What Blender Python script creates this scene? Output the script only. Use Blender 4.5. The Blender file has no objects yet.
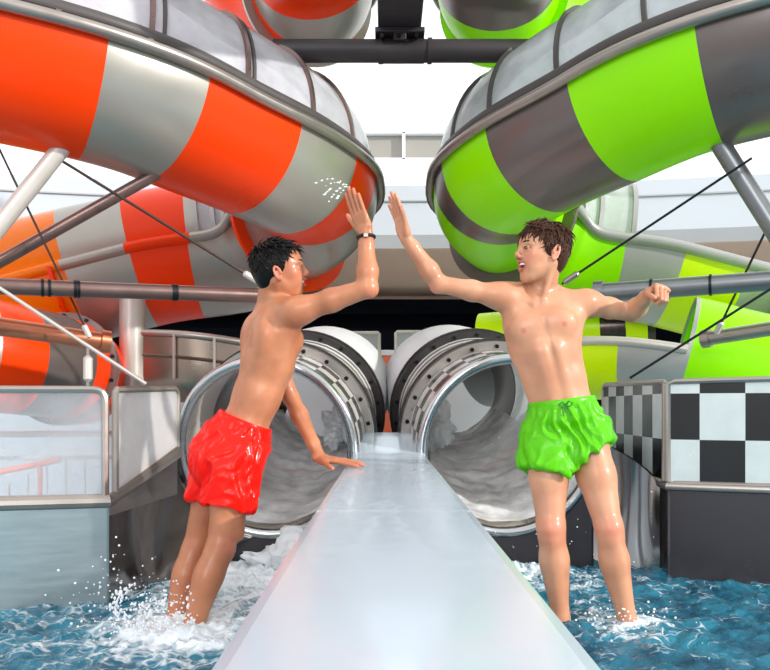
import bpy, bmesh, math, random
import numpy as np
from mathutils import Vector, Matrix, noise
R_ = math.radians
PI = math.pi
SC = bpy.context.scene
COL = SC.collection
CAM_Z = 0.85
F = 800.0
def at(x, y, d):
    """a point of the place at distance d (metres) along the hall, seen at photograph pixel x, y"""
    return Vector(((x - 385) / F * d, d, CAM_Z + (407 - y) / F * d))
def proj(p):
    return (385 + F * p[0] / p[1], 407 - F * (p[2] - CAM_Z) / p[1])

# ------------------------------------------------------------------ materials
def lin(c):
    return tuple(((v / 255.0) / 12.92 if v / 255.0 <= 0.04045 else (((v / 255.0) + 0.055) / 1.055) ** 2.4) for v in c)
MATS = {}
def mat(name, rgb, rough=0.5, metal=0.0, coat=0.0, bump=0.0, bscale=40.0, vary=0.0, vscale=3.0, stretch=(1, 1, 1), spec=0.5, sss=0.0, coord='Object'):
    m = bpy.data.materials.new(name); m.use_nodes = True
    nt = m.node_tree; b = nt.nodes['Principled BSDF']
    c = lin(rgb)
    b.inputs['Base Color'].default_value = (*c, 1)
    b.inputs['Roughness'].default_value = rough
    b.inputs['Metallic'].default_value = metal
    b.inputs['Coat Weight'].default_value = coat
    b.inputs['Coat Roughness'].default_value = 0.08
    b.inputs['Specular IOR Level'].default_value = spec
    tc = nt.nodes.new('ShaderNodeTexCoord'); mp = nt.nodes.new('ShaderNodeMapping')
    mp.inputs['Scale'].default_value = stretch
    nt.links.new(tc.outputs[coord], mp.inputs['Vector'])
    n = nt.nodes.new('ShaderNodeTexNoise'); n.inputs['Scale'].default_value = vscale; n.inputs['Detail'].default_value = 5
    nt.links.new(mp.outputs['Vector'], n.inputs['Vector'])
    if vary:
        hs = nt.nodes.new('ShaderNodeMapRange'); hs.inputs['To Min'].default_value = 1 - vary; hs.inputs['To Max'].default_value = 1 + vary
        nt.links.new(n.outputs['Fac'], hs.inputs['Value'])
        mx = nt.nodes.new('ShaderNodeMix'); mx.data_type = 'RGBA'; mx.blend_type = 'MULTIPLY'; mx.inputs['Factor'].default_value = 1
        mx.inputs[6].default_value = (*c, 1)
        nt.links.new(hs.outputs['Result'], mx.inputs[7]); nt.links.new(mx.outputs[2], b.inputs['Base Color'])
        rr = nt.nodes.new('ShaderNodeMapRange'); rr.inputs['To Min'].default_value = max(0.02, rough * 0.65); rr.inputs['To Max'].default_value = min(1, rough * 1.4)
        nt.links.new(n.outputs['Fac'], rr.inputs['Value']); nt.links.new(rr.outputs['Result'], b.inputs['Roughness'])
    if bump:
        n2 = nt.nodes.new('ShaderNodeTexNoise'); n2.inputs['Scale'].default_value = bscale; n2.inputs['Detail'].default_value = 4
        nt.links.new(mp.outputs['Vector'], n2.inputs['Vector'])
        bp = nt.nodes.new('ShaderNodeBump'); bp.inputs['Strength'].default_value = bump; bp.inputs['Distance'].default_value = 0.01
        nt.links.new(n2.outputs['Fac'], bp.inputs['Height']); nt.links.new(bp.outputs['Normal'], b.inputs['Normal'])
    MATS[name] = m
    return m
mat('orange', (255, 64, 0), 0.3, 0, 0.06, spec=.22, vary=0.06, bump=0.02, bscale=3, vscale=2)
mat('amber', (255, 126, 0), 0.25, 0, 0.1, spec=.3, vary=0.08, vscale=2)
mat('silver', (176, 171, 161), 0.34, 0.55, 0.1, vary=0.07, bump=0.02, bscale=4, vscale=3)
mat('lime', (150, 240, 0), 0.3, 0, 0.06, spec=.22, vary=0.06, bump=0.02, bscale=3, vscale=2)
mat('lemon', (215, 248, 6), 0.3, 0, 0.08, spec=.25, vary=0.06, vscale=2)
mat('graphite', (112, 100, 96), 0.3, 0.35, 0.2, vary=0.1, bump=0.02, bscale=4, vscale=3)
mat('pale_grey', (176, 176, 172), 0.35, 0.3, 0.1, vary=0.06, vscale=3)
mat('rim_steel', (168, 158, 150), 0.32, 0.8, vary=0.12, vscale=9)
mat('steel', (190, 190, 190), 0.2, 1.0, vary=0.12, vscale=6, bump=0.05, bscale=12, stretch=(1, 1, 6))
mat('brushed', (156, 166, 168), 0.36, 0.85, vary=0.1, vscale=5, bump=0.04, bscale=60, stretch=(1, 1, 9))
mat('dark_brushed', (66, 63, 66), 0.3, 0.7, vary=0.05, vscale=3)
mat('chrome_dark', (150, 144, 142), 0.13, 0.95, vary=0.2, vscale=2, bump=0.12, bscale=2.5)
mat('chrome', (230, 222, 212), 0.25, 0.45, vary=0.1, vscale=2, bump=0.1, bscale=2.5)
mat('liner_dark', (84, 72, 68), 0.2, 0.7, vary=0.2, vscale=4)  # dark reflections painted inside the exit tubes; also bands of the yellow tube
mat('gasket', (76, 70, 68), 0.5, 0.1, vary=0.2, vscale=12)
mat('flange_dark', (66, 62, 62), 0.4, 0.6, vary=0.2, vscale=8)
mat('flange_light', (176, 170, 164), 0.3, 0.8, vary=0.15, vscale=8)
mat('bolt', (38, 34, 34), 0.4, 0.8)
mat('pipe_brown', (128, 104, 98), 0.3, 0.7, vary=0.22, vscale=6, stretch=(1, 1, 1))
mat('pipe_pale', (206, 198, 190), 0.35, 0.25, vary=0.1, vscale=6)
mat('pipe_grey', (128, 130, 132), 0.3, 0.6, vary=0.15, vscale=6)
mat('pipe_copper', (196, 120, 88), 0.3, 0.6, vary=0.2, vscale=6)
mat('beam_dark', (56, 50, 52), 0.5, 0.3, vary=0.15, vscale=6)
mat('cable', (70, 54, 48), 0.45, 0.6)
mat('cable_light', (200, 192, 184), 0.4, 0.5)
mat('cable_black', (30, 30, 34), 0.4, 0.5)
mat('white_wall', (240, 242, 244), 0.6, vary=0.02, vscale=1)
mat('blue_white', (214, 222, 230), 0.45, vary=0.03, vscale=1)
mat('mid_grey', (168, 170, 172), 0.5, vary=0.04)
mat('soffit', (222, 190, 168), 0.4, 0.1, vary=0.12, vscale=1.5)
mat('recess_shade_black', (6, 7, 12), 0.8, spec=.03)  # shade of the gallery recess, put into the wall colour
mat('fascia', (192, 198, 205), 0.5, vary=.02)
mat('louvre', (150, 146, 138), 0.6, vary=0.08)
mat('divider', (196, 211, 223), 0.22, 0.2, coat=0.3, vary=0.035, vscale=3.5, bump=0.05, bscale=5)
mat('ground', (188, 200, 204), 0.6, vary=0.1)
mat('rail_white', (216, 214, 210), 0.45, 0.2)
mat('pool_tile', (70, 170, 190), 0.5, vary=0.1)
mat('steel_warm', (142, 126, 114), 0.27, 0.85, vary=0.15, vscale=3, bump=0.06, bscale=5)
mat('orange_soft', (255, 120, 78), 0.45, vary=0.05)
mat('foam', (244, 249, 251), 0.45, bump=0.5, bscale=60, sss=0.2)

def checker(name, scale, rough=0.2, c1=(238, 240, 238), c2=(14, 12, 14), metal=0.0):
    m = bpy.data.materials.new(name); m.use_nodes = True; nt = m.node_tree; b = nt.nodes['Principled BSDF']
    tc = nt.nodes.new('ShaderNodeTexCoord'); mp = nt.nodes.new('ShaderNodeMapping'); mp.inputs['Scale'].default_value = (*scale, 1)
    ck = nt.nodes.new('ShaderNodeTexChecker'); ck.inputs['Scale'].default_value = 1
    ck.inputs['Color1'].default_value = (*lin(c1), 1); ck.inputs['Color2'].default_value = (*lin(c2), 1)
    off = nt.nodes.new('ShaderNodeVectorMath'); off.operation = 'ADD'; off.inputs[1].default_value = (0, 0, 0.5)
    nt.links.new(tc.outputs['UV'], mp.inputs['Vector']); nt.links.new(mp.outputs['Vector'], off.inputs[0]); nt.links.new(off.outputs[0], ck.inputs['Vector'])
    n = nt.nodes.new('ShaderNodeTexNoise'); n.inputs['Scale'].default_value = 9; n.inputs['Detail'].default_value = 6
    hs = nt.nodes.new('ShaderNodeMapRange'); hs.inputs['To Min'].default_value = .8; hs.inputs['To Max'].default_value = 1.12
    nt.links.new(tc.outputs['Object'], n.inputs['Vector']); nt.links.new(n.outputs['Fac'], hs.inputs['Value'])
    mx = nt.nodes.new('ShaderNodeMix'); mx.data_type = 'RGBA'; mx.blend_type = 'MULTIPLY'; mx.inputs['Factor'].default_value = 1
    nt.links.new(ck.outputs['Color'], mx.inputs[6]); nt.links.new(hs.outputs['Result'], mx.inputs[7]); nt.links.new(mx.outputs[2], b.inputs['Base Color'])
    b.inputs['Roughness'].default_value = rough; b.inputs['Metallic'].default_value = metal
    MATS[name] = m; return m
checker('checker_ring', (1 / 0.085, 1 / 0.12), .3, (206, 202, 198), (60, 54, 54), .3)
checker('checker_panel', (1, 1), .2, (204, 212, 210), (10, 8, 10))
checker('line_ring', (1 / 0.045, 0.0001), 0.3, (226, 224, 220), (96, 92, 90))

def clear_mat(name, tint, haze, gloss_rough=0.05, ior=1.2, hazecol=(225, 228, 232)):
    m = bpy.data.materials.new(name); m.use_nodes = True; nt = m.node_tree
    nt.nodes.remove(nt.nodes['Principled BSDF']); out = nt.nodes['Material Output']
    tr = nt.nodes.new('ShaderNodeBsdfTransparent'); tr.inputs['Color'].default_value = (*tint, 1)
    df = nt.nodes.new('ShaderNodeBsdfDiffuse'); df.inputs['Color'].default_value = (*lin(hazecol), 1)
    tl = nt.nodes.new('ShaderNodeBsdfTranslucent'); tl.inputs['Color'].default_value = (*lin(hazecol), 1)
    ad = nt.nodes.new('ShaderNodeMixShader'); ad.inputs[0].default_value = 0.5
    nt.links.new(df.outputs[0], ad.inputs[1]); nt.links.new(tl.outputs[0], ad.inputs[2])
    mh = nt.nodes.new('ShaderNodeMixShader')
    n = nt.nodes.new('ShaderNodeTexNoise'); n.inputs['Scale'].default_value = 3; n.inputs['Detail'].default_value = 6
    tc = nt.nodes.new('ShaderNodeTexCoord'); nt.links.new(tc.outputs['Object'], n.inputs['Vector'])
    mr = nt.nodes.new('ShaderNodeMapRange'); mr.inputs['From Min'].default_value = .3; mr.inputs['From Max'].default_value = .7
    mr.inputs['To Min'].default_value = haze * .7; mr.inputs['To Max'].default_value = haze * 1.3
    nt.links.new(n.outputs['Fac'], mr.inputs['Value']); nt.links.new(mr.outputs['Result'], mh.inputs[0])
    nt.links.new(tr.outputs[0], mh.inputs[1]); nt.links.new(ad.outputs[0], mh.inputs[2])
    gl = nt.nodes.new('ShaderNodeBsdfGlossy'); gl.inputs['Roughness'].default_value = gloss_rough
    fr = nt.nodes.new('ShaderNodeFresnel'); fr.inputs['IOR'].default_value = ior
    mg = nt.nodes.new('ShaderNodeMixShader'); nt.links.new(fr.outputs[0], mg.inputs[0])
    nt.links.new(mh.outputs[0], mg.inputs[1]); nt.links.new(gl.outputs[0], mg.inputs[2])
    nt.links.new(mg.outputs[0], out.inputs['Surface'])
    MATS[name] = m
m = bpy.data.materials.new('white_shell'); m.use_nodes = True; nt = m.node_tree; MATS['white_shell'] = m
nt.nodes.remove(nt.nodes['Principled BSDF']); _d = nt.nodes.new('ShaderNodeBsdfDiffuse'); _t = nt.nodes.new('ShaderNodeBsdfTranslucent'); _m = nt.nodes.new('ShaderNodeMixShader'); _m.inputs[0].default_value = .5
_d.inputs[0].default_value = _t.inputs[0].default_value = (.93, .93, .94, 1); nt.links.new(_d.outputs[0], _m.inputs[1]); nt.links.new(_t.outputs[0], _m.inputs[2]); nt.links.new(_m.outputs[0], nt.nodes['Material Output'].inputs['Surface'])
clear_mat('canopy_clear', (.97, .98, 1), 0.7, hazecol=(244, 246, 250))
clear_mat('pane_glass', (.95, .97, .98), 0.3, 0.12)
clear_mat('pane_glass_brightened', (.95, .97, .98), 0.7, 0.3, ior=1.04, hazecol=(236, 232, 230))  # pale haze mixed in to brighten this pane like reflected light

# ------------------------------------------------------------------ object helpers
def tag(o, label=None, cat=None, group=None, kind=None):
    if label: o['label'] = label
    if cat: o['category'] = cat
    if group: o['group'] = group
    if kind: o['kind'] = kind
    return o
def empty(name, loc, label=None, cat=None, group=None):
    o = bpy.data.objects.new(name, None); COL.objects.link(o); o.location = loc; o.empty_display_size = .1
    return tag(o, label, cat, group)
def mesh_obj(name, verts, faces, mats, parent=None, fm=None, uvs=None, smooth=True, sharp=None):
    me = bpy.data.meshes.new(name)
    if parent is not None:
        L = parent_world(parent)
        verts = [Vector(v) - L for v in verts]
    me.from_pydata([tuple(v) for v in verts], [], faces)
    if not isinstance(mats, (list, tuple)): mats = [mats]
    for k in mats: me.materials.append(MATS[k] if isinstance(k, str) else k)
    if fm is not None: me.polygons.foreach_set('material_index', fm)
    if uvs is not None:
        ul = me.uv_layers.new(name='UVMap')
        flat = np.array([uvs[l.vertex_index] for l in me.loops], dtype=np.float32).ravel()
        ul.data.foreach_set('uv', flat)
    if smooth:
        me.polygons.foreach_set('use_smooth', [True] * len(me.polygons))
    me.update()
    if smooth and sharp: me.set_sharp_from_angle(angle=R_(sharp))
    o = bpy.data.objects.new(name, me); COL.objects.link(o)
    if parent is not None: o.parent = parent
    return o
def parent_world(p):
    v = Vector((0, 0, 0))
    while p is not None: v += p.location; p = p.parent
    return v
class MB:
    """collects shapes (world coordinates) and links them as ONE mesh object"""
    def __init__(s): s.v = []; s.f = []; s.m = []; s.uv = []
    def add(s, vs, fs, m=0, uv=None):
        b = len(s.v); s.v += [Vector(v) for v in vs]; s.f += [[b + i for i in f] for f in fs]; s.m += [m] * len(fs)
        s.uv += uv if uv else [(0, 0)] * len(vs)
    def box(s, lo, hi, m=0):
        x0, y0, z0 = lo; x1, y1, z1 = hi
        v = [(x0, y0, z0), (x1, y0, z0), (x1, y1, z0), (x0, y1, z0), (x0, y0, z1), (x1, y0, z1), (x1, y1, z1), (x0, y1, z1)]
        s.add(v, [(0, 3, 2, 1), (4, 5, 6, 7), (0, 1, 5, 4), (1, 2, 6, 5), (2, 3, 7, 6), (3, 0, 4, 7)], m)
    def quadbox(s, a, b, c, d, n, m=0):
        """slab with corners a b c d and thickness vector n"""
        v = [Vector(p) for p in (a, b, c, d)]; v += [p + Vector(n) for p in v]
        s.add(v, [(0, 1, 2, 3), (7, 6, 5, 4), (0, 4, 5, 1), (1, 5, 6, 2), (2, 6, 7, 3), (3, 7, 4, 0)], m)
    def tube(s, pts, r, n=12, m=0, caps=True, closed=False):
        pts = [Vector(p) for p in pts]; k = len(pts); rs = r if isinstance(r, (list, tuple)) else [r] * k
        rings = []; up = None
        for i, p in enumerate(pts):
            if closed: t = (pts[(i + 1) % k] - pts[i - 1])
            else: t = pts[min(i + 1, k - 1)] - pts[max(i - 1, 0)]
            t.normalize()
            if up is None:
                up = t.orthogonal().normalized()
            else:
                up = (up - t * up.dot(t)); up.normalize()
            w = t.cross(up)
            rings.append([p + (up * math.cos(2 * PI * j / n) + w * math.sin(2 * PI * j / n)) * rs[i] for j in range(n)])
        v = [q for g in rings for q in g]; f = []
        for i in range(k if closed else k - 1):
            a, b = i * n, ((i + 1) % k) * n
            for j in range(n): f.append((a + j, a + (j + 1) % n, b + (j + 1) % n, b + j))
        if caps and not closed:
            f.append(list(range(n))[::-1]); f.append([(k - 1) * n + j for j in range(n)])
        s.add(v, f, m)
    def build(s, name, mats, parent=None, smooth=True, sharp=35, uvs=False):
        return mesh_obj(name, s.v, s.f, mats, parent, s.m, s.uv if uvs else None, smooth, sharp)
def bevel(o, w=0.006, seg=2):
    md = o.modifiers.new('bevel', 'BEVEL'); md.width = w; md.segments = seg; md.limit_method = 'ANGLE'; md.angle_limit = R_(40)
    return o

# ------------------------------------------------------------------ swept tubes
class Path:
    def __init__(s, ctrl, N=400, level=True):
        c = [Vector(p) for p in ctrl]; c = [2 * c[0] - c[1]] + c + [2 * c[-1] - c[-2]]
        pts = []
        for i in range(1, len(c) - 2):
            for k in range(40):
                t = k / 40; a, b, d, e = c[i - 1], c[i], c[i + 1], c[i + 2]
                pts.append(0.5 * ((2 * b) + (d - a) * t + (2 * a - 5 * b + 4 * d - e) * t * t + (3 * b - a - 3 * d + e) * t ** 3))
        pts.append(c[-2])
        for _ in range(30):
            pts = [pts[0]] + [(pts[i - 1] + pts[i] * 2 + pts[i + 1]) / 4 for i in range(1, len(pts) - 1)] + [pts[-1]]
        P = np.array([tuple(p) for p in pts]); L = np.concatenate([[0], np.cumsum(np.linalg.norm(np.diff(P, axis=0), axis=1))])
        s.L = L[-1]; s.P = P; s.S = L
        G = np.gradient(P, L, axis=0); s.G = G / np.linalg.norm(G, axis=1)[:, None]
    def fr(s, t):
        p = Vector([np.interp(t, s.S, s.P[:, k]) for k in range(3)])
        T = Vector([np.interp(t, s.S, s.G[:, k]) for k in range(3)]).normalized()
        Nn = T.cross(Vector((0, 0, 1))).normalized(); U = Nn.cross(T).normalized()
        return p, T, Nn, U
    def pt(s, t, a, r, along=0, vs=1.0):
        p, T, Nn, U = s.fr(t)
        return p + T * along + (Nn * math.cos(a) + U * math.sin(a) * vs) * r
    def find(s, x, y, a, r):
        best = min(((lambda q: (q[0] - x) ** 2 + (q[1] - y) ** 2)(proj(s.pt(t, a, r))), t) for t in np.linspace(0, s.L, 500))
        return best[1]
def shell(path, name, parent, s0, s1, a0, a1, r, stripes, mats, th=0.02, da=R_(7.5), ds=0.06, rfun=None, inner=None, vs=1.0):
    """curved shell with real thickness; stripes = [(s_end, material index), ...]"""
    cuts = sorted(set([s0, s1] + [b for b, _ in stripes if s0 < b < s1]))
    ss = []
    for i in range(len(cuts) - 1):
        n = max(1, int((cuts[i + 1] - cuts[i]) / ds)); ss += [cuts[i] + (cuts[i + 1] - cuts[i]) * k / n for k in range(n)]
    ss.append(cuts[-1])
    full = abs(a1 - a0 - 2 * PI) < 1e-4
    na = max(4, int((a1 - a0) / da)); aa = [a0 + (a1 - a0) * k / na for k in range(na + (0 if full else 1))]
    def midx(sm):
        for b, k in stripes:
            if sm < b: return k
        return stripes[-1][1]
    v = []; uv = []; f = []; fm = []
    rf = rfun or (lambda s: r)
    W = len(aa)
    for side, off in ((0, 0), (1, -th)):
        for t in ss:
            p, T, Nn, U = path.fr(t)
            for a in aa:
                v.append(p + (Nn * math.cos(a) + U * math.sin(a) * vs) * (rf(t) + off)); uv.append((t, a * r))
    M = len(ss) * W
    idx = lambda side, i, j: side * M + i * W + (j % W)
    nj = W if full else W - 1
    for i in range(len(ss) - 1):
        k = midx((ss[i] + ss[i + 1]) / 2)
        ki = k if inner is None else (inner[min(len(inner) - 1, k)] if isinstance(inner, list) else inner)
        for j in range(nj):
            f.append((idx(0, i, j), idx(0, i + 1, j), idx(0, i + 1, j + 1), idx(0, i, j + 1))); fm.append(k)
            f.append((idx(1, i, j), idx(1, i, j + 1), idx(1, i + 1, j + 1), idx(1, i + 1, j))); fm.append(ki)
        if not full:
            f.append((idx(0, i, 0), idx(1, i, 0), idx(1, i + 1, 0), idx(0, i + 1, 0))); fm.append(k)
            f.append((idx(0, i, W - 1), idx(0, i + 1, W - 1), idx(1, i + 1, W - 1), idx(1, i, W - 1))); fm.append(k)
    for i in (0, len(ss) - 1):
        for j in range(nj):
            f.append((idx(0, i, j), idx(0, i, j + 1), idx(1, i, j + 1), idx(1, i, j))); fm.append(midx(ss[i]))
    return mesh_obj(name, v, f, mats, parent, fm, uv, True, 40)
def arc_bar(path, name, parent, t, a0, a1, r, w, h, m, n=None, vs=1.0):
    """rectangular-section arch/ring standing on the shell at s=t; w along the tube, h outward"""
    full = abs(a1 - a0 - 2 * PI) < 1e-4
    n = n or max(6, int((a1 - a0) / R_(6))); cnt = n if full else n + 1
    v = []; f = []
    for k in range(cnt):
        a = a0 + (a1 - a0) * k / n
        v += [path.pt(t, a, r, -w / 2, vs), path.pt(t, a, r, w / 2, vs), path.pt(t, a, r + h, w / 2, vs), path.pt(t, a, r + h, -w / 2, vs)]
    for k in range(n):
        b, c = k * 4, ((k + 1) % cnt) * 4
        for j in range(4): f.append((b + j, b + (j + 1) % 4, c + (j + 1) % 4, c + j))
    if not full: f += [(3, 2, 1, 0), tuple(n * 4 + j for j in range(4))]
    return mesh_obj(name, v, f, m, parent, None, None, True, 35)
def rail(path, name, parent, s0, s1, a, r, rad, m, stripes=None, ds=0.08, sq=1.0):
    n = max(2, int((s1 - s0) / ds)); ts = [s0 + (s1 - s0) * k / n for k in range(n + 1)]
    v = []; f = []; fm = []; K = 10
    for t in ts:
        p, T, Nn, U = path.fr(t); c = p + (Nn * math.cos(a) + U * math.sin(a)) * r
        e1 = Nn * math.cos(a) + U * math.sin(a); e2 = T.cross(e1)
        for j in range(K):
            q = 2 * PI * j / K; v.append(c + e1 * math.cos(q) * rad + e2 * math.sin(q) * rad * sq)
    for i in range(n):
        k = 0
        if stripes:
            for b, kk in stripes:
                if (ts[i] + ts[i + 1]) / 2 < b: k = kk; break
            else: k = stripes[-1][1]
        for j in range(K):
            f.append((i * K + j, i * K + (j + 1) % K, (i + 1) * K + (j + 1) % K, (i + 1) * K + j)); fm.append(k)
    f += [list(range(K))[::-1], [n * K + j for j in range(K)]]; fm += [0, 0]
    return mesh_obj(name, v, f, m, parent, fm, None, True, 50)
def flange(path, parent, t, r, h, w, m, a0=0, a1=2 * PI, bolts=0, brad=0.014, bm='bolt', bolt_side=-1, radial=False, bolt_from=0.0):
    fl = arc_bar(path, 'flange', parent, t, a0, a1, r, w, h, m, max(12, int((a1 - a0) / R_(5))))
    for k in range(bolts):
        a = a0 + (a1 - a0) * (k + .5) / bolts
        b = MB()
        if radial:
            b.tube([path.pt(t, a, r + h - .004), path.pt(t, a, r + h + .008)], brad, 8)
        else:
            b.tube([path.pt(t, a, r + h * .55, bolt_side * (w / 2 - .004)), path.pt(t, a, r + h * .55, bolt_side * (w / 2 + .012))], brad, 8)
        b.build('bolt', bm, fl)
    return fl

# ================================================================== big helical slides
def mirror(pts, dz=0.0):
    return [Vector((.051 * p[1] - p[0], p[1], p[2] + dz * max(0, 1 - max(0, p[1] - 5.0) / 2.2))) for p in [Vector(q) for q in pts]]
A_ctrl = [(-4.1, 4.35, 3.12), (-3.2, 4.38, 3.05), (-2.25, 4.66, 2.95), (-1.645, 4.97, 2.88), (-1.23, 5.37, 2.80), (-.89, 5.73, 2.73),
          (-.67, 6.14, 2.69), (-.61, 6.5, 2.68), (-.64, 6.95, 2.60), (-.95, 7.35, 2.49), (-1.4, 7.52, 2.36), (-2.1, 7.47, 2.25), (-2.8, 7.38, 2.06), (-3.5, 7.25, 1.86), (-4.3, 7.0, 1.7)]
R0, R1 = 0.54, 0.62
def big_slide(side, ctrl, cols, label, rimpx, labels):
    root = empty('water_slide', Vector(ctrl[7]) - Vector((0, 0, .6)), label, 'water slide')
    P = Path(ctrl)
    near = 0.0 if side < 0 else PI            # the side that looks at the pool
    s_fl = P.find(*rimpx['flange'], -PI / 2, R0)
    # stripes of the near trough
    bs = [P.find(x, y, near, R0 + .02) for x, y in rimpx['stripes']]
    st = [(b, k) for b, k in zip(bs, rimpx['cols'])] + [(P.L, rimpx['cols'][-1])]
    shell(P, 'trough', root, 0, s_fl, -PI, 0, R0, st, cols, 0.02)
    shell(P, 'canopy', root, 0, s_fl, R_(2), PI - R_(2), R0 - .012, [(P.L, 0)], ['canopy_clear'], 0.006, vs=1.3)
    for a in (0, PI):
        rail(P, 'side_rim', root, 0, s_fl + .02, a, R0 + .03, 0.037, rimpx['rim'])
        sgn = 1 if a == 0 else -1
        rail(P, 'canopy_gasket', root, 0, s_fl, a + sgn * R_(9), R0 + .004, 0.016, 'gasket', sq=2.0)
    for x, y in rimpx['ribs']:
        t = P.find(x, y, near, R0 + .02)
        arc_bar(P, 'canopy_rib', root, t, R_(4), PI - R_(4), R0 - .012, .028, .022, rimpx['ribm'], vs=1.3)
        arc_bar(P, 'canopy_rib', root, t + .055, R_(4), PI - R_(4), R0 - .012, .02, .016, 'gasket', vs=1.3) if x in rimpx.get('double', ()) else None
    flange(P, root, s_fl, R0 - .02, .13, .035, rimpx['flm'], bolts=16, bolt_side=1, bm='flange_dark', brad=.012)
    # the far run
    s_op = P.find(*rimpx['canopy_end'], near + (PI if False else 0), R1)
    bs2 = [P.find(x, y, PI / 2 * 0 + (PI if side < 0 else 0), R1) for x, y in rimpx['stripes2']]
    st2 = [(b, k) for b, k in zip(bs2, rimpx['cols2'])] + [(P.L, rimpx['cols2'][-1])]
    rf = lambda s: R0 + (R1 - R0) * min(1, max(0, (s - s_fl) / .5))
    shell(P, 'lower_trough', root, s_fl, P.L, -PI, 0, R1, st2, cols, 0.02, rfun=rf)
    s_w = P.find(*rimpx['wall_start'], PI if side < 0 else 0, R1)
    shell(P, 'lower_canopy', root, s_fl, s_w, R_(2), PI - R_(2), R1, [(P.L, 0)], ['canopy_clear'], .006, rfun=lambda s: rf(s) - .012)
    for q in np.linspace(s_fl + .4, s_w, 3):
        arc_bar(P, 'canopy_rib', root, q, R_(4), PI - R_(4), rf(q) - .012, .04, .03, 'pale_grey')
    if side < 0:
        shell(P, 'upper_wall', root, s_w, P.L, 0, PI, R1, st2, cols, 0.02)
    for a in (0, PI):
        rail(P, 'side_rim', root, s_fl, P.L, a, R1 + .0, 0.05, rimpx['rim2'], st2 if len(rimpx['rim2']) > 1 else None)
    s_f2 = P.find(*rimpx['flange2'], -PI / 2, R1)
    flange(P, root, s_f2, R1 - .02, .09, .03, rimpx['flm2'], -PI, 0, bolts=9, bm='flange_dark', brad=.014, bolt_side=1)
    return P
PL = big_slide(-1, A_ctrl, ['orange', 'silver', 'amber'],
    'big orange and silver tube slide with clear canopy above the boy in red shorts',
    dict(flange=(300, 280), stripes=[(110, 37), (215, 68), (312, 108), (362, 152), (381, 178), ], cols=[0, 1, 0, 1, 0, 1],
         rim=['rim_steel'], ribm='pipe_brown', ribs=[(60, 16), (152, 46), (250, 93), (318, 122), (358, 150)], double=(152, 250),
         flm='orange', canopy_end=(230, 190), stripes2=[(300, 220), (185, 230), (127, 245), (62, 262)], cols2=[0, 1, 0, 1, 2],
         wall_start=(196, 232), rim2=['orange', 'silver', 'amber'], flange2=(82, 322), flm2='orange'), None)
PR = big_slide(1, mirror(A_ctrl, .09), ['lime', 'graphite', 'pale_grey', 'lemon'],
    'big lime and grey tube slide with clear canopy above the boy in green shorts',
    dict(flange=(505, 272), stripes=[(694, 26), (562, 77), (478, 119), (437, 160), (428, 183), ], cols=[1, 0, 1, 0, 1, 0],
         rim=['rim_steel'], ribm='gasket', ribs=[(648, 38), (553, 80), (484, 118), (447, 148)], double=(),
         flm='graphite', canopy_end=(590, 190), stripes2=[(577, 205), (630, 218), (690, 240), (752, 262)], cols2=[2, 0, 2, 3, 2],
         wall_start=(634, 222), rim2=['pale_grey'], flange2=(750, 330), flm2='pale_grey'), None)
# upper loops seen between the beams
def upper_loop(ctrl, cols, flm, label, st):
    up = [Vector(c) + Vector((0, 0, 1.86)) for c in ctrl[4:9]] + [Vector(ctrl[9]) + Vector((.0, .1, 2.1)), Vector(ctrl[10]) + Vector((0, .1, 2.8))]
    root = empty('water_slide', up[3], label, 'water slide')
    P = Path(up)
    ends = [(P.L * q, k) for q, k in st]
    shell(P, 'trough', root, 0, P.L, -PI, 0, .52, ends, cols)
    shell(P, 'canopy', root, 0, P.L, R_(2), PI - R_(2), .505, [(9, 0)], ['canopy_clear'], .006)
    for a in (0, PI): rail(P, 'side_rim', root, 0, P.L, a, .55, .04, 'rim_steel')
    flange(P, root, P.L * .6, .5, .1, .035, flm)
upper_loop(A_ctrl, ['orange', 'silver'], 'silver', 'upper orange and silver slide loop high above the dark cross pipe', [(.3, 1), (.47, 0), (.56, 1), (1, 0)])
upper_loop(mirror(A_ctrl), ['lime', 'graphite'], 'lime', 'upper grey and lime slide loop high above the dark cross pipe', [(.27, 0), (.5, 1), (1, 0)])

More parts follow.
